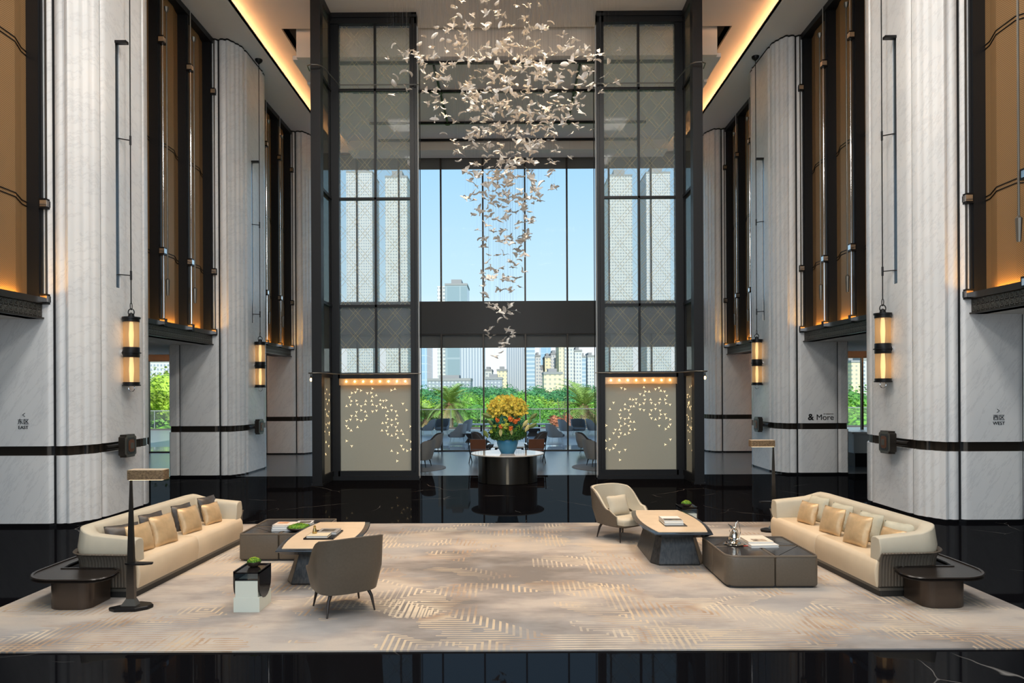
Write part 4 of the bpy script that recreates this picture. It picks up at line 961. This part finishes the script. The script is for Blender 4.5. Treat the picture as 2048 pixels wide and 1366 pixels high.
for i in range(640):
    u = rb.uniform(-1, 1); v = rb.uniform(-1, 1); a = rb.uniform(0, 2*pi); q = rb.random()**.45
    x = .52*q*cos(a)+rb.gauss(0, .035); y = .45*q*sin(a); z = .86+.26*(1-(x/.8)**2)*rb.uniform(-1, 1.0)-.10*(abs(x)/.62)**2+rb.gauss(0, .03)
    petals(m1 if i % 3 else m2, (x, y, z), (x, y-.8, .4+rb.uniform(-.5, .5)), .045)
m1.build('yellow_orchids', mat('orchid_yellow', (.62, .52, .06), .6, noise=.35, nscale=14), BQ, world=False, smooth=0, recalc=False)['kind'] = 'stuff'
m2.build('golden_orchids', mat('orchid_gold', (.44, .34, .03), .6, noise=.4, nscale=14), BQ, world=False, smooth=0, recalc=False)['kind'] = 'stuff'
def leafball(name, col, cnt, R, cz, zr, sz):
    m = MB()
    for i in range(cnt):
        a = rb.uniform(0, 2*pi); ph = rb.uniform(-1, 1); q = rb.uniform(.75, 1.0); rr_ = (1-ph*ph)**.5
        p = Vector((R*q*rr_*cos(a), R*.85*q*rr_*sin(a), cz+zr*ph*q)); petals(m, p, Vector((cos(a)*rr_, sin(a)*rr_, ph))+Vector((rb.uniform(-.5, .5),)*3), sz, k=3)
    m.build(name, mat(name, col, .55, noise=.5, nscale=12), BQ, world=False, smooth=0, recalc=False)['kind'] = 'stuff'
leafball('dark_foliage', (.035, .13, .02), 800, .50, .14, .20, .07)
leafball('teal_foliage', (.03, .20, .13), 420, .46, .42, .26, .06)
leafball('bright_foliage', (.14, .30, .03), 420, .50, .26, .26, .05)
m = MB()
for i in range(46):
    x = rb.uniform(-.4, .4); m.tube([(x*.3, 0, .2), (x*.8, rb.uniform(-.2, .2), .55), (x*1.2, rb.uniform(-.3, .1), .85)], [.008, .006, .004], 5)
m.build('stems', LEA, BQ, world=False)['kind'] = 'stuff'
for dx, dz, r, c in ((-.25, .52, .06, 0), (-.16, .36, .06, 0), (.08, .55, .07, 0), (.20, .47, .07, 0), (.09, .31, .06, 0), (-.05, .52, .05, 1), (-.02, .42, .055, 1), (-.04, .34, .05, 1), (-.33, .36, .05, 1), (.30, .52, .05, 0), (-.42, .22, .05, 1), (-.12, .38, .05, 1)):
    m = MB(); y = -.47*(1-(dx/.6)**2)**.5
    for k in range(9): petals(m, (dx+rb.uniform(-.5, .5)*r, y, dz+rb.uniform(-.5, .5)*r), (rb.uniform(-1, 1), -1, rb.uniform(-1, 1)), r*.8)
    m.sphere((dx, y+.01, dz), r*.6, 8, 6); m.build('orange_bloom' if c == 0 else 'green_bloom', mat('bloom_orange', (.62, .16, .03), .5, noise=.4, nscale=20) if c == 0 else mat('bloom_green', (.36, .44, .06), .5), BQ, world=False, recalc=False)
for dx, dz, rz, s_, c in ((-.17, .20, 0, .13, 0), (.10, .22, .2, .11, 0), (.47, .42, -.7, .15, 0), (.52, .30, -.5, .14, 0), (-.52, .62, 1.2, .18, 1), (-.56, .15, .5, .15, 1), (.68, .60, -.9, .16, 1), (.66, .36, -1.1, .16, 1), (-.44, .45, .8, .13, 1), (.60, .47, -.4, .10, 1)):
    m = MB(); y = -.42 if abs(dx) < .4 else -.2
    def lf(a, b, o=0):
        zz = s_*(.8-1.7*a); xx = (b*2-1)*s_*.42*(sin(pi*min(1, a*1.02))**.8)*(1-.35*a); yy = -.05*s_*8*a*(1-a)*.5+abs(b*2-1)*s_*.12+o
        return (xx*cos(rz)-zz*sin(rz)+dx, y+yy, xx*sin(rz)+zz*cos(rz)+dz)
    m.grid(lambda a, b: lf(a, b), 9, 5); m.grid(lambda a, b: lf(a, b, .004), 9, 5); m.build('broad_leaf' if c else 'pale_bract', mat('leaf_olive', (.13, .19, .05), .5) if c else mat('bract_cream', (.55, .52, .22), .5), BQ, world=False, smooth=0)

# ================================================================== BIRD CHANDELIER
CHN = thing('bird_chandelier', 'huge hanging cloud of white porcelain birds and petals tapering down over the hall', 'chandelier', (0, 13.2, ZC))
POR = mat('white_porcelain', (.74, .72, .68), .35, 0, .5)
rc = random.Random(21)
def bird_mesh(v):
    m = MB(); s = 1
    m.tube([(0, -.085, .01), (0, -.06, .005), (0, 0, 0), (0, .05, .008), (0, .085, .02)], [.002, .012, .018, .012, .002], 6)
    lift = (.05, .015, -.03, .07)[v]; sw = (.02, -.03, .03, 0)[v]
    for sx in (-1, 1):
        a = [(sx*.008, -.03, .006), (sx*.06, -.035+sw, lift*.8+.01), (sx*.115, -.015+sw*2, lift)]; b = [(sx*.008, .035, .006), (sx*.055, .03+sw, lift*.8), (sx*.115, .0+sw*2, lift)]
        for i in range(2):
            m.poly3([a[i], a[i+1], b[i+1], b[i]]); m.poly3([(p[0], p[1], p[2]-.005) for p in (b[i], b[i+1], a[i+1], a[i])])
    m.poly3([(-.02, .10, .0), (0, .05, .008), (.02, .10, .0)])
    return m
def petal_mesh(v):
    m = MB(); k = (1, .75, 1.2)[v]
    def f(a, b):
        u = a*2-1; w = b*2-1; return (u*.085, w*.045*k*(1-abs(u)**2.2)**.6*(1 if w > 0 else .8), .03*u*u*(1 if v else -1)+.02*w*w+.012*u)
    m.grid(f, 9, 5); m.grid(lambda a, b: (lambda p: (p[0], p[1], p[2]-.007))(f(a, b)), 9, 5); return m
protos = []
for v in range(4): protos.append(('bird_ornament', bird_mesh(v).build('bird_ornament', POR, CHN, world=False, smooth=50)))
for v in range(3): protos.append(('petal_ornament', petal_mesh(v).build('petal_ornament', POR, CHN, world=False, smooth=60)))
def ok(px, py): return True
spots = []
def zone(n, y0, y1, xa, xb, mode='u', sg=80):
    for _ in range(n):
        y = rc.uniform(y0, y1); f = (y-y0)/max(1, y1-y0); l = xa[0]+(xa[1]-xa[0])*f; r = xb[0]+(xb[1]-xb[0])*f
        x = rc.uniform(l, r) if mode == 'u' else min(r, max(l, rc.gauss((l+r)/2, sg)))
        spots.append((x, y))
zone(34, 2, 60, (905, 885), (1090, 1110)); zone(60, 50, 120, (850, 800), (1120, 1200)); zone(115, 90, 190, (790, 780), (1215, 1230))
zone(160, 110, 240, (840, 860), (1180, 1160), 'g', 90); zone(45, 180, 300, (840, 890), (1190, 1180)); zone(140, 200, 330, (880, 920), (1150, 1100), 'g', 60)
zone(14, 260, 340, (880, 900), (1180, 1150)); zone(105, 320, 400, (930, 930), (1110, 1080), 'g', 42); zone(16, 340, 430, (890, 930), (1130, 1110)); zone(62, 395, 480, (930, 962), (1080, 1052), 'g', 36)
zone(40, 470, 560, (962, 962), (1052, 1048)); zone(20, 550, 620, (962, 965), (1048, 1030)); zone(16, 610, 700, (962, 970), (1045, 1030))
spots += [(989, 712), (1002, 725 - 20), (786, 90), (775, 118), (1240, 100), (1232, 164)]
wires = MB(); placed = []
for i, (px, py) in enumerate(spots):
    Y = 13.2+rc.uniform(-1.3, 1.3)*min(1, .35+.9*(1-py/700)); u = px-CX; v = py-CY
    # undo the camera roll, then place in the room at its own distance
    uu = u*cos(roll)-v*sin(roll); vv = v*cos(roll)+u*sin(roll)
    x = uu*Y/FPX+CAMX+yaw*Y*1.0; z = H-vv*Y/FPX
    placed.append((x, Y, z))
order = sorted(range(len(placed)), key=lambda i: placed[i][1])
near = set(order[:100-7]); rest = MB()
def xf(i):
    return Matrix.Rotation(rc.uniform(0, 2*pi), 4, 'Z') @ Matrix.Rotation(rc.gauss(0, .45), 4, 'X') @ Matrix.Rotation(rc.gauss(0, .35), 4, 'Y') @ Matrix.Scale(rc.uniform(.70, 1.06), 4)
cloud = MB()
for i, (x, y, z) in enumerate(placed):
    v = rc.choice((0, 0, 1, 1, 2, 3, 4, 5, 6, 4)) if z > 5.5 else rc.choice((0, 1, 2, 3, 3, 1, 4))
    nm, pr = protos[v]; X = Matrix.Translation((x, y-13.2, z-ZC)) @ xf(i)
    if i in near:
        o = pr.copy(); COL.objects.link(o); o.parent = CHN; o.matrix_local = X
    else:
        me = pr.data.copy(); me.transform(X); cloud.bm.from_mesh(me); bpy.data.meshes.remove(me)
    wires.tube([(x, y, z), (x, y, ZC)], .0005, 3, False)
cl = cloud.build('ornament_cloud', POR, CHN, world=False, smooth=50, recalc=False); cl['kind'] = 'stuff'
wires.build('hanging_wires', mat('fine_wire', (.07, .07, .07), .7, 0, .1), CHN)['kind'] = 'stuff'
for k, (nm, pr) in enumerate(protos): pr.matrix_local = Matrix.Translation(((k-3)*.45, -.3+.1*k, -1.5-.33*(k % 4))) @ xf(k)
b = MB(); b.box(-2.6, 2.6, 11.6, 14.8, ZC-.03, ZC-.001); b.build('canopy', WHC, CHN, smooth=0)
for k in range(6):
    lamp('chandelier_spot', 'SPOT', ((-1, 0, 1)[k % 3]*1.3, 13.2+(-1 if k < 3 else 1)*.7, ZC-.06), 700, (1, .62, .30), (0, 0, 0), spot_size=radians(62), spot_blend=.6, shadow_soft_size=.05)

# ================================================================== LOUNGE BEYOND THE TOWERS
def gp(u, v, z=0.0):
    """room point at height z seen at photo pixel (u, v)"""
    du, dv = u-CX, v-CY; a = du*cos(roll)-dv*sin(roll); b = dv*cos(roll)+du*sin(roll)
    Y = (H-z)*FPX/b; X = a*Y/FPX; return (X+CAMX+yaw*Y, Y)
def ZAT(v, Y): return H-(v-CY)*Y/FPX
GRL_ = mat('stone_grey_shell', (.30, .29, .27), .5); GRD = mat('dark_brown_fabric', (.055, .045, .04), .6); DGR = mat('slate_fabric', (.10, .105, .11), .7); LGT = mat('light_grey_weave', (.32, .33, .34), .7)
LL = 'lounge armchairs behind the towers'
for s, sd in ((-1, 'left'), (1, 'right')):
    m = MB(); m.lathe([(1.12, 0.001), (1.12, .014), (0, .014)], (s*3.08, 21.2, 0), 48); tag(m.build('round_rug', mat('grey_round_rug', (.24, .24, .24), .9), smooth=40), 'round grey rug in the lounge, %s of the round table' % sd, 'rug', 'round lounge rugs')
    armchair((s*2.78, 21.45, .014), s*radians(-78), 'pale grey shell armchair on the round rug, %s edge of the lounge view' % sd, GRL_, GRD, BLK, group=LL, hb=.86)
    armchair((s*2.95, 26.0, 0), s*radians(-100), 'dark brown tub armchair by the lounge window, %s side' % sd, GRL_, GRD, BLK, group=LL, hb=.80, leg='wire')
    armchair((s*.98, 25.7, 0), s*radians(95), 'dark armchair drawn up to the white lounge table, %s of the bouquet' % sd, GRD, GRD, BLK, group=LL, hb=.85)
m = MB(); t = thing('lounge_low_table', 'white topped table in the lounge behind the bouquet', 'table', (.0, 24.9, 0))
m.box(-.56, .56, -1.1, 1.1, .40, .44); m.build('table_top', PAV, t, world=False, smooth=0, bevel=.006)
m = MB(); m.box(-.5, .5, -1.0, 1.0, .355, .40); m.build('apron', BLK, t, world=False, smooth=0)
for a in (-1, 1):
    for b in (-1, 1): m = MB(); m.box(a*.48-.025, a*.48+.025, b*.98-.025, b*.98+.025, 0, .36); m.build('leg', BLK, t, world=False, smooth=0)
def director(x, y, rz, label):
    t = thing('leather_director_chair', label, 'chair', (x, y, 0), rz, 'leather chairs behind the round table')
    B = lambda m, n, mt: m.build(n, mt, t, world=False, smooth=40, bevel=.006)
    BL = mat('saddle_leather', (.16, .06, .028), .4)
    m = MB(); m.loft([[(-.26, -.27, .47), (.26, -.27, .47), (.26, -.21, .47), (-.26, -.21, .47)], [(-.26, -.30, .62), (.26, -.30, .62), (.26, -.23, .62), (-.26, -.23, .62)], [(-.26, -.34, .80), (.26, -.34, .80), (.26, -.30, .80), (-.26, -.30, .80)]]); B(m, 'backrest', BL)
    m = MB(); m.box(-.26, .26, -.24, .25, .40, .46); B(m, 'seat', BL)
    for sx in (-1, 1):
        m = MB(); m.tube([(sx*.30, -.36, .84), (sx*.30, -.26, .45), (sx*.30, .22, 0)], .016, 6); m.build('leg', BLK, t, world=False)
        m = MB(); m.tube([(sx*.30, .26, .62), (sx*.30, .1, .4), (sx*.30, -.30, 0)], .016, 6); m.build('leg', BLK, t, world=False)
        m = MB(); m.tube([(sx*.30, -.32, .62), (sx*.30, -.1, .64), (sx*.30, .28, .62)], [.018, .028, .02], 8); m.build('armrest', CHR, t, world=False)
director(-.98, 22.7, radians(-8), 'brown leather chair with metal frame, behind the left of the round table')
director(.86, 22.7, radians(8), 'brown leather chair with metal frame, behind the right of the round table')
# terrace
struct(MB().box(-40, 40, 27.12, 29.8, -.3, 0.0).build('floor', POL, smooth=0)); struct(MB().box(-40, 40, 29.8, 43.2, -.3, 0.0).build('floor', DEC, smooth=0))
TG = 'terrace armchairs outside'
for (u, v, rz, lb) in ((914, 884, 75, 'grey woven terrace chair left of the bouquet, nearest one'), (855, 869, 95, 'grey woven terrace chair farthest to the left'), (884, 869, 170, 'grey woven terrace chair on the left seen from behind'), (928, 870, 80, 'grey woven terrace chair just behind the nearest left one'),
                       (1111, 884, -75, 'grey woven terrace chair right of the bouquet, nearest one'), (1133, 870, -80, 'grey woven terrace chair just behind the nearest right one'), (1157, 870, 185, 'grey woven terrace chair on the right seen from behind'), (1188, 869, -90, 'grey woven terrace chair farthest to the right')):
    x, y = gp(u, v); armchair((x, y, 0), radians(rz), lb, LGT, DGR, CHR, group=TG, w=.78, d=.74, hb=.86, leg='wire', nm='terrace_chair', cat='chair')
for (u, v, lb) in ((945, 884, 'dark terrace table left of the bouquet'), (1066, 872, 'dark terrace table right of the bouquet')):
    x, y = gp(u, v); t = thing('terrace_table', lb, 'table', (x, y, 0), group='terrace tables')
    m = MB(); m.box(-.42, .42, -.42, .42, .41, .44); m.build('table_top', mat('grey_top', (.30, .31, .32), .3), t, world=False, smooth=0)
    m = MB(); m.loft([[(-.33, -.3, 0), (.33, -.3, 0), (.33, .3, 0), (-.33, .3, 0)], [(-.2, -.2, .2), (.2, -.2, .2), (.2, .2, .2), (-.2, .2, .2)], [(-.33, -.3, .41), (.33, -.3, .41), (.33, .3, .41), (-.33, .3, .41)]]); m.build('pedestal', GRD, t, world=False, smooth=0)
for u, lb in ((952, 'white low terrace bench left of the bouquet'), (1066, 'white low terrace bench right of the bouquet')):
    x, y = gp(u, 861); t = thing('terrace_bench', lb, 'bench', (x, 40.4, 0), group='white terrace benches'); m = MB(); m.box(-1.0, 1.0, -.3, .3, .36, .44); m.build('seat', PAV, t, world=False, smooth=0)
    for a in (-.35, .35): m = MB(); m.box(a-.05, a+.05, -.25, .25, 0, .36); m.build('leg', BLK, t, world=False, smooth=0)
rl = thing('terrace_railing', 'glass terrace railing with slim metal top rail in front of the park', 'railing', (0, 43, 0))
m = MB(); m.box(-38, 38, 42.97, 43.03, 1.20, 1.25); m.build('top_rail', mat('rail_steel', (.42, .43, .42), .3, .7), rl, smooth=0)
m = MB(); m.box(-38, 38, 42.85, 43.15, 0, .10); m.build('curb', BRL, rl, smooth=0)
for k in range(-16, 17): m = MB(); m.box(k*1.87-.02, k*1.87+.02, 42.98, 43.02, .1, 1.2); m.build('rail_post', mat('rail_steel', (.42, .43, .42)), rl, smooth=0)
m = MB(); m.box(-38, 38, 42.995, 43.005, .12, 1.19); m.build('glass_panel', GRL, rl, smooth=0)

# low white side counter seen through the right-hand opening
t = thing('side_counter', 'pale low counter with dark foot in the right-hand aisle, between the columns', 'counter', (12.4, 21.5, 0))
m = MB(); m.box(10.6, 14.5, 21.0, 21.9, .42, 1.02); m.build('body', mat('pale_counter', (.48, .52, .53), .4), t, smooth=0)
m = MB(); m.box(10.5, 14.6, 20.9, 22.0, 1.02, 1.08); m.build('counter_top', PAV, t, smooth=0)
m = MB(); m.box(10.66, 14.45, 21.05, 21.85, 0, .42); m.build('foot', BLK, t, smooth=0)

# ================================================================== PARK AND CITY
GZ = -7.0
g = MB(); g.box(-900, 900, 43.3, 1500, GZ-1, GZ); struct(g.build('floor', mat('park_ground', (.09, .20, .035), .9, noise=.4, nscale=.05), smooth=0))
rt = random.Random(9)
def crown(nleaf, R, sz, seed):
    r = random.Random(seed); m = MB(); lob = [(Vector((r.gauss(0, .5), r.gauss(0, .5), r.uniform(-.15, .45)))*R, R*r.uniform(.38, .6)) for _ in range(11)]
    for i in range(nleaf):
        c, q = lob[i % 11]; d = Vector((r.gauss(0, 1), r.gauss(0, 1), r.gauss(.15, 1))).normalized(); p = c+d*q*r.uniform(.75, 1.05)
        n = (d+Vector((r.gauss(0, .5), r.gauss(0, .5), r.gauss(0, .5)))).normalized(); a = n.cross(Vector((.3, .1, 1))).normalized(); b = n.cross(a); s = sz*r.uniform(.6, 1.2)
        m.poly3([tuple(p+a*s), tuple(p+b*s*.6), tuple(p-a*s), tuple(p-b*s*.6)])
    for c, q in lob: m.sphere(tuple(c), q*.74, 10, 6)
    return m
def trunk(h, r0):
    m = MB(); m.tube([(0, 0, -h), (r0*.4, 0, -h*.5), (0, r0*.3, 0), (.1, 0, .8)], [r0*1.3, r0, r0*.75, r0*.4], 8)
    for k in range(5): a = 2*pi*k/5; m.tube([(0, 0, -h*.25), (cos(a)*r0*4, sin(a)*r0*4, .6), (cos(a)*r0*8, sin(a)*r0*8, 1.8)], [r0*.5, r0*.3, r0*.12], 6)
    return m
def tree_proto(name, col, R, sz, n, seed, h):
    t = thing(name, 'x', 'tree', (0, 0, 0)); o = crown(n, R, sz, seed).build('foliage', mat('leaf_%d' % seed, col, .6, noise=.65, nscale=1.3), t, world=False, smooth=0, recalc=False); o['kind'] = 'stuff'
    trunk(h, .22).build('trunk', mat('bark', (.12, .09, .06), .9), t, world=False); return t
PR = [tree_proto('park_tree', (.15, .34, .03), 3.6, .12, 7000, 3, 5.5), tree_proto('park_tree', (.26, .40, .03), 3.4, .12, 7000, 4, 5.5), tree_proto('park_tree', (.08, .24, .025), 3.8, .12, 7000, 5, 5.5), tree_proto('park_tree', (.05, .20, .06), 4.4, .17, 6000, 6, 5.5)]
used = [False]*4
ZONE = lambda u: 'seen through the left tower glass' if u < 835 else ('in the left third of the lounge window' if u < 960 else ('behind the bouquet' if u < 1080 else ('in the right third of the lounge window' if u < 1195 else 'seen through the right tower glass')))
def tree(k, x, y, z, s, rz, kindlab):
    o = PR[k] if not used[k] else copy_tree(PR[k]); used[k] = True
    o.location = (x, y, z); o.rotation_euler = (0, 0, rz); o.scale = (s,)*3
    u = CX+(x-CAMX)/y*FPX
    if u < 500: lab, grp = kindlab+' seen through the left-hand aisle', kindlab+' left aisle'
    elif u > 1500: lab, grp = kindlab+' seen through the right-hand aisle', kindlab+' right aisle'
    else: lab = kindlab+' '+ZONE(u); grp = kindlab+' '+ZONE(u)
    o['label'] = lab; o['group'] = grp.replace('the ', '')
for r, (Y0, n, X, tops) in enumerate(((56, 11, 13, .6), (66, 12, 16, 1.35), (80, 12, 20, 1.9))):
    for i in range(n):
        x = -X+2*X*(i+.5)/n+rt.uniform(-.8, .8); k = rt.choice((0, 1, 0, 2)); s = rt.uniform(.8, 1.05)
        tree(k, x, Y0+rt.uniform(-3, 3), tops-3.6*s*.9+rt.uniform(-.5, .3), s, rt.uniform(0, 6), 'bright green park tree in the nearer rows')
for r, (Y0, n, X, tops) in enumerate(((112, 12, 30, 2.5), (140, 12, 36, 3.1))):
    for i in range(n):
        x = -X+2*X*(i+.5)/n+rt.uniform(-1, 1); s = rt.uniform(.9, 1.15)
        tree(rt.choice((3, 3, 2)), x, Y0+rt.uniform(-4, 4), tops-4.4*s*.85+rt.uniform(-.4, .4), s, rt.uniform(0, 6), 'darker green park tree in the far rows')
for (x, y, z, s, k) in ((-25.5, 50, 0.6, 1.15, 1), (-24.5, 49, -2.6, 1.1, 0), (-30, 60, -.5, 1.2, 2)): tree(k, x, y, z, s, x, 'leafy light green tree')
for (x, y, z, s, k) in ((25.5, 50, -1.8, 1.1, 0), (28, 56, -1.4, 1.1, 2)): tree(k, x, y, z, s, x, 'leafy light green tree')
# palms in front of the railing
def palm(x, y, zc, R, seed, label):
    r = random.Random(seed); t = thing('palm_tree', label, 'palm', (x, y, zc)); PL = mat('palm_green', (.22, .34, .07), .5, noise=.3, nscale=3); PB = mat('palm_tan', (.42, .33, .15), .6, noise=.3, nscale=3)
    m = MB(); m.tube([(0, 0, GZ-zc), (.05, 0, (GZ-zc)/2), (0, 0, 0)], [.35, .26, .24], 10); m.lathe([(.24, -.7), (.42, -.35), (.34, .1), (.05, .3)], (0, 0, 0), 12); m.build('trunk', mat('palm_bark', (.25, .15, .08), .9, noise=.4, nscale=8), t, world=False)
    for k in range(70):
        a = r.uniform(0, 2*pi); el = radians(r.uniform(-35, 82)); L = R*r.uniform(.8, 1.1); m = MB(); old = el < radians(-2)
        P = []; e = el; p = Vector((0, 0, 0))
        for q in range(9): P.append(p.copy()); p = p+Vector((cos(a)*cos(e), sin(a)*cos(e), sin(e)))*L/8; e -= radians(9 if el > 0 else 6)
        m.tube([tuple(q) for q in P], [.03*(1-i/10) for i in range(9)], 4)
        for i in range(1, 9):
            for h in (0, .5):
                if i == 8 and h: continue
                b = P[i] if not h else (P[i]+P[min(8, i+1)])/2; d = (P[i]-P[i-1]).normalized(); sdv = d.cross(Vector((0, 0, 1)))
                sdv = sdv.normalized() if sdv.length > .1 else Vector((-sin(a), cos(a), 0)); l = R*.26*(1-abs(i-4)/7)
                for sg in (-1, 1):
                    tip = b+sdv*sg*l*.8+d*l*.75-Vector((0, 0, l*.12)); w = d*.05
                    m.poly3([tuple(b-w), tuple(b+w), tuple(tip)])
        m.build('frond', PB if old else PL, t, world=False, smooth=0, recalc=False)
palm(*gp(903, 781)[:0] or (-4.35, 49, 1.35), 2.1, 1, 'spiky palm beyond the railing on the left of the lounge window')
palm(5.25, 49, 1.15, 2.7, 2, 'larger spiky palm beyond the railing on the right of the lounge window')
palm(-2.2, 52, -.6, 1.5, 3, 'low tan palm beyond the railing left of the bouquet')
palm(-6.1, 50, .2, 1.8, 4, 'palm at the left edge of the lounge window')
m = MB(); rb2 = random.Random(3)
t = thing('flowering_shrub', 'reddish leafed shrub behind the railing under the right palm', 'shrub', (3.6, 46.5, 0))
crown(700, .9, .12, 8).build('foliage', mat('red_leaf', (.42, .14, .06), .6, noise=.4, nscale=3), t, world=False, smooth=0, recalc=False)['kind'] = 'stuff'
trunk(7, .06).build('stem', mat('bark', (.12, .09, .06)), t, world=False)

# ---- buildings: own distance, width, depth; window grid is part of each facade
F1 = facade_mat('grey_fins', (.52, .56, .60), (.30, .36, .43), 1.1, 9, .5, 2)
F2 = facade_mat('pale_grid', (.62, .62, .60), (.30, .34, .38), 1.5, 1.7, .6, .5)
F3 = facade_mat('glass_bands', (.50, .58, .66), (.30, .42, .54), 9, 1.9, 2, .55, .15)
F4 = facade_mat('cream_flats', (.78, .68, .46), (.42, .42, .36), 1.7, 1.6, .45, .5)
F5 = facade_mat('white_flats', (.60, .60, .60), (.28, .34, .42), 1.3, 1.6, .5, .5)
F6 = facade_mat('hex_podium', (.30, .34, .40), (.55, .57, .60), 1.3, 1.2, .5, .5)
F7 = facade_mat('blue_glass_tower', (.42, .55, .68), (.30, .46, .62), 5, 3.6, .9, .85, .1)
F8 = facade_mat('dark_glass_slab', (.34, .42, .47), (.25, .34, .39), 6, 8, .92, .9, .15)
GRN = mat('roof_grey', (.30, .31, .32), .8)
def bld(u0, u1, vt, D, m_, label, dep=22, roof=True, rz=0, split=None):
    x0 = (u0-CX)/FPX*D+CAMX; x1 = (u1-CX)/FPX*D+CAMX; zt = ZAT(vt, D); t = thing('city_building', label, 'building', ((x0+x1)/2, D+dep/2, GZ), rz)
    w = (x1-x0)/2; h = zt-GZ
    b = MB(); b.box(-w, w, -dep/2, dep/2, 0, h); b.build('facade', m_, t, world=False, smooth=0)
    if roof:
        b = MB(); b.box(-w*.5, w*.45, -dep*.3, dep*.3, h, h+h*.025+.8); b.build('roof_plant', GRN, t, world=False, smooth=0)
        b = MB(); b.box(-w-.15, w+.15, -dep/2-.15, dep/2+.15, h-.9, h); b.build('parapet', GRN, t, world=False, smooth=0)
    # slim side wing shows the block is stepped
    if split:
        b = MB(); b.box(-w-split, -w, -dep/2+2, dep/2, 0, h*.985); b.build('side_wing', F2, t, world=False, smooth=0)
bld(887, 931, 566, 300, F8, 'dark glass office tower rising above the lounge beam on the left', 16, split=3.6)
bld(851, 937, 756, 235, F6, 'low dark patterned podium block at the left of the window', 12)
bld(838, 850, 640, 300, F7, 'narrow pale blue tower at the left edge of the window')
bld(916, 962, 640, 262, F1, 'grey finned tower left of the second mullion')
bld(964, 980, 738, 330, F2, 'small pale block with cut-out roof left of the gap in the skyline')
bld(990, 1010, 738, 320, F4, 'small cream block right of the gap in the skyline', 14)
bld(965, 1000, 754, 250, F6, 'low grey block at the foot of the skyline behind the bouquet', 14)
bld(1009, 1046, 660, 340, F1, 'grey finned tower above the bouquet')
bld(1047, 1066, 655, 310, F3, 'blue grey tower beside the third mullion')
bld(1067, 1077, 710, 330, F5, 'slim white flats just right of the third mullion')
bld(1077, 1085, 735, 345, F5, 'shorter slim white flats right of the third mullion')
bld(1078, 1098, 668, 420, F7, 'distant blue glass tower rising behind the flats')
bld(1086, 1098, 712, 325, F4, 'slim cream edged flats in the right window pane')
bld(1098, 1112, 706, 335, F5, 'stepped white flats in the right window pane')
bld(1084, 1121, 744, 240, F4, 'low cream apartment block in front of the right skyline', 14)
bld(1114, 1124, 650, 300, F4, 'tall narrow cream tower left of the fourth mullion')
bld(1125, 1144, 655, 310, F5, 'tall white residential tower behind the fourth mullion')
bld(1145, 1160, 700, 315, F5, 'white residential tower right of the fourth mullion')
bld(1160, 1168, 712, 320, F3, 'blue grey edge tower right of the fourth mullion')
bld(1171, 1186, 711, 330, F5, 'white flats at the right edge of the window')
bld(690, 742, 340, 380, F5, 'very tall pale tower seen through the left half of the left glass tower', 20)
bld(768, 812, 350, 380, F2, 'very tall pale tower seen through the right half of the left glass tower', 20)
bld(1216, 1262, 350, 380, F2, 'very tall pale tower seen through the left half of the right glass tower', 20)
bld(1290, 1338, 345, 380, F5, 'very tall pale tower seen through the right half of the right glass tower', 20)
bld(296, 340, 716, 260, F5, 'white block of flats seen through the left-hand aisle', 20)
bld(1698, 1716, 724, 260, F4, 'cream block of flats seen through the right-hand aisle', 20)
bld(1716, 1745, 720, 270, F5, 'white block of flats seen through the right-hand aisle', 20)
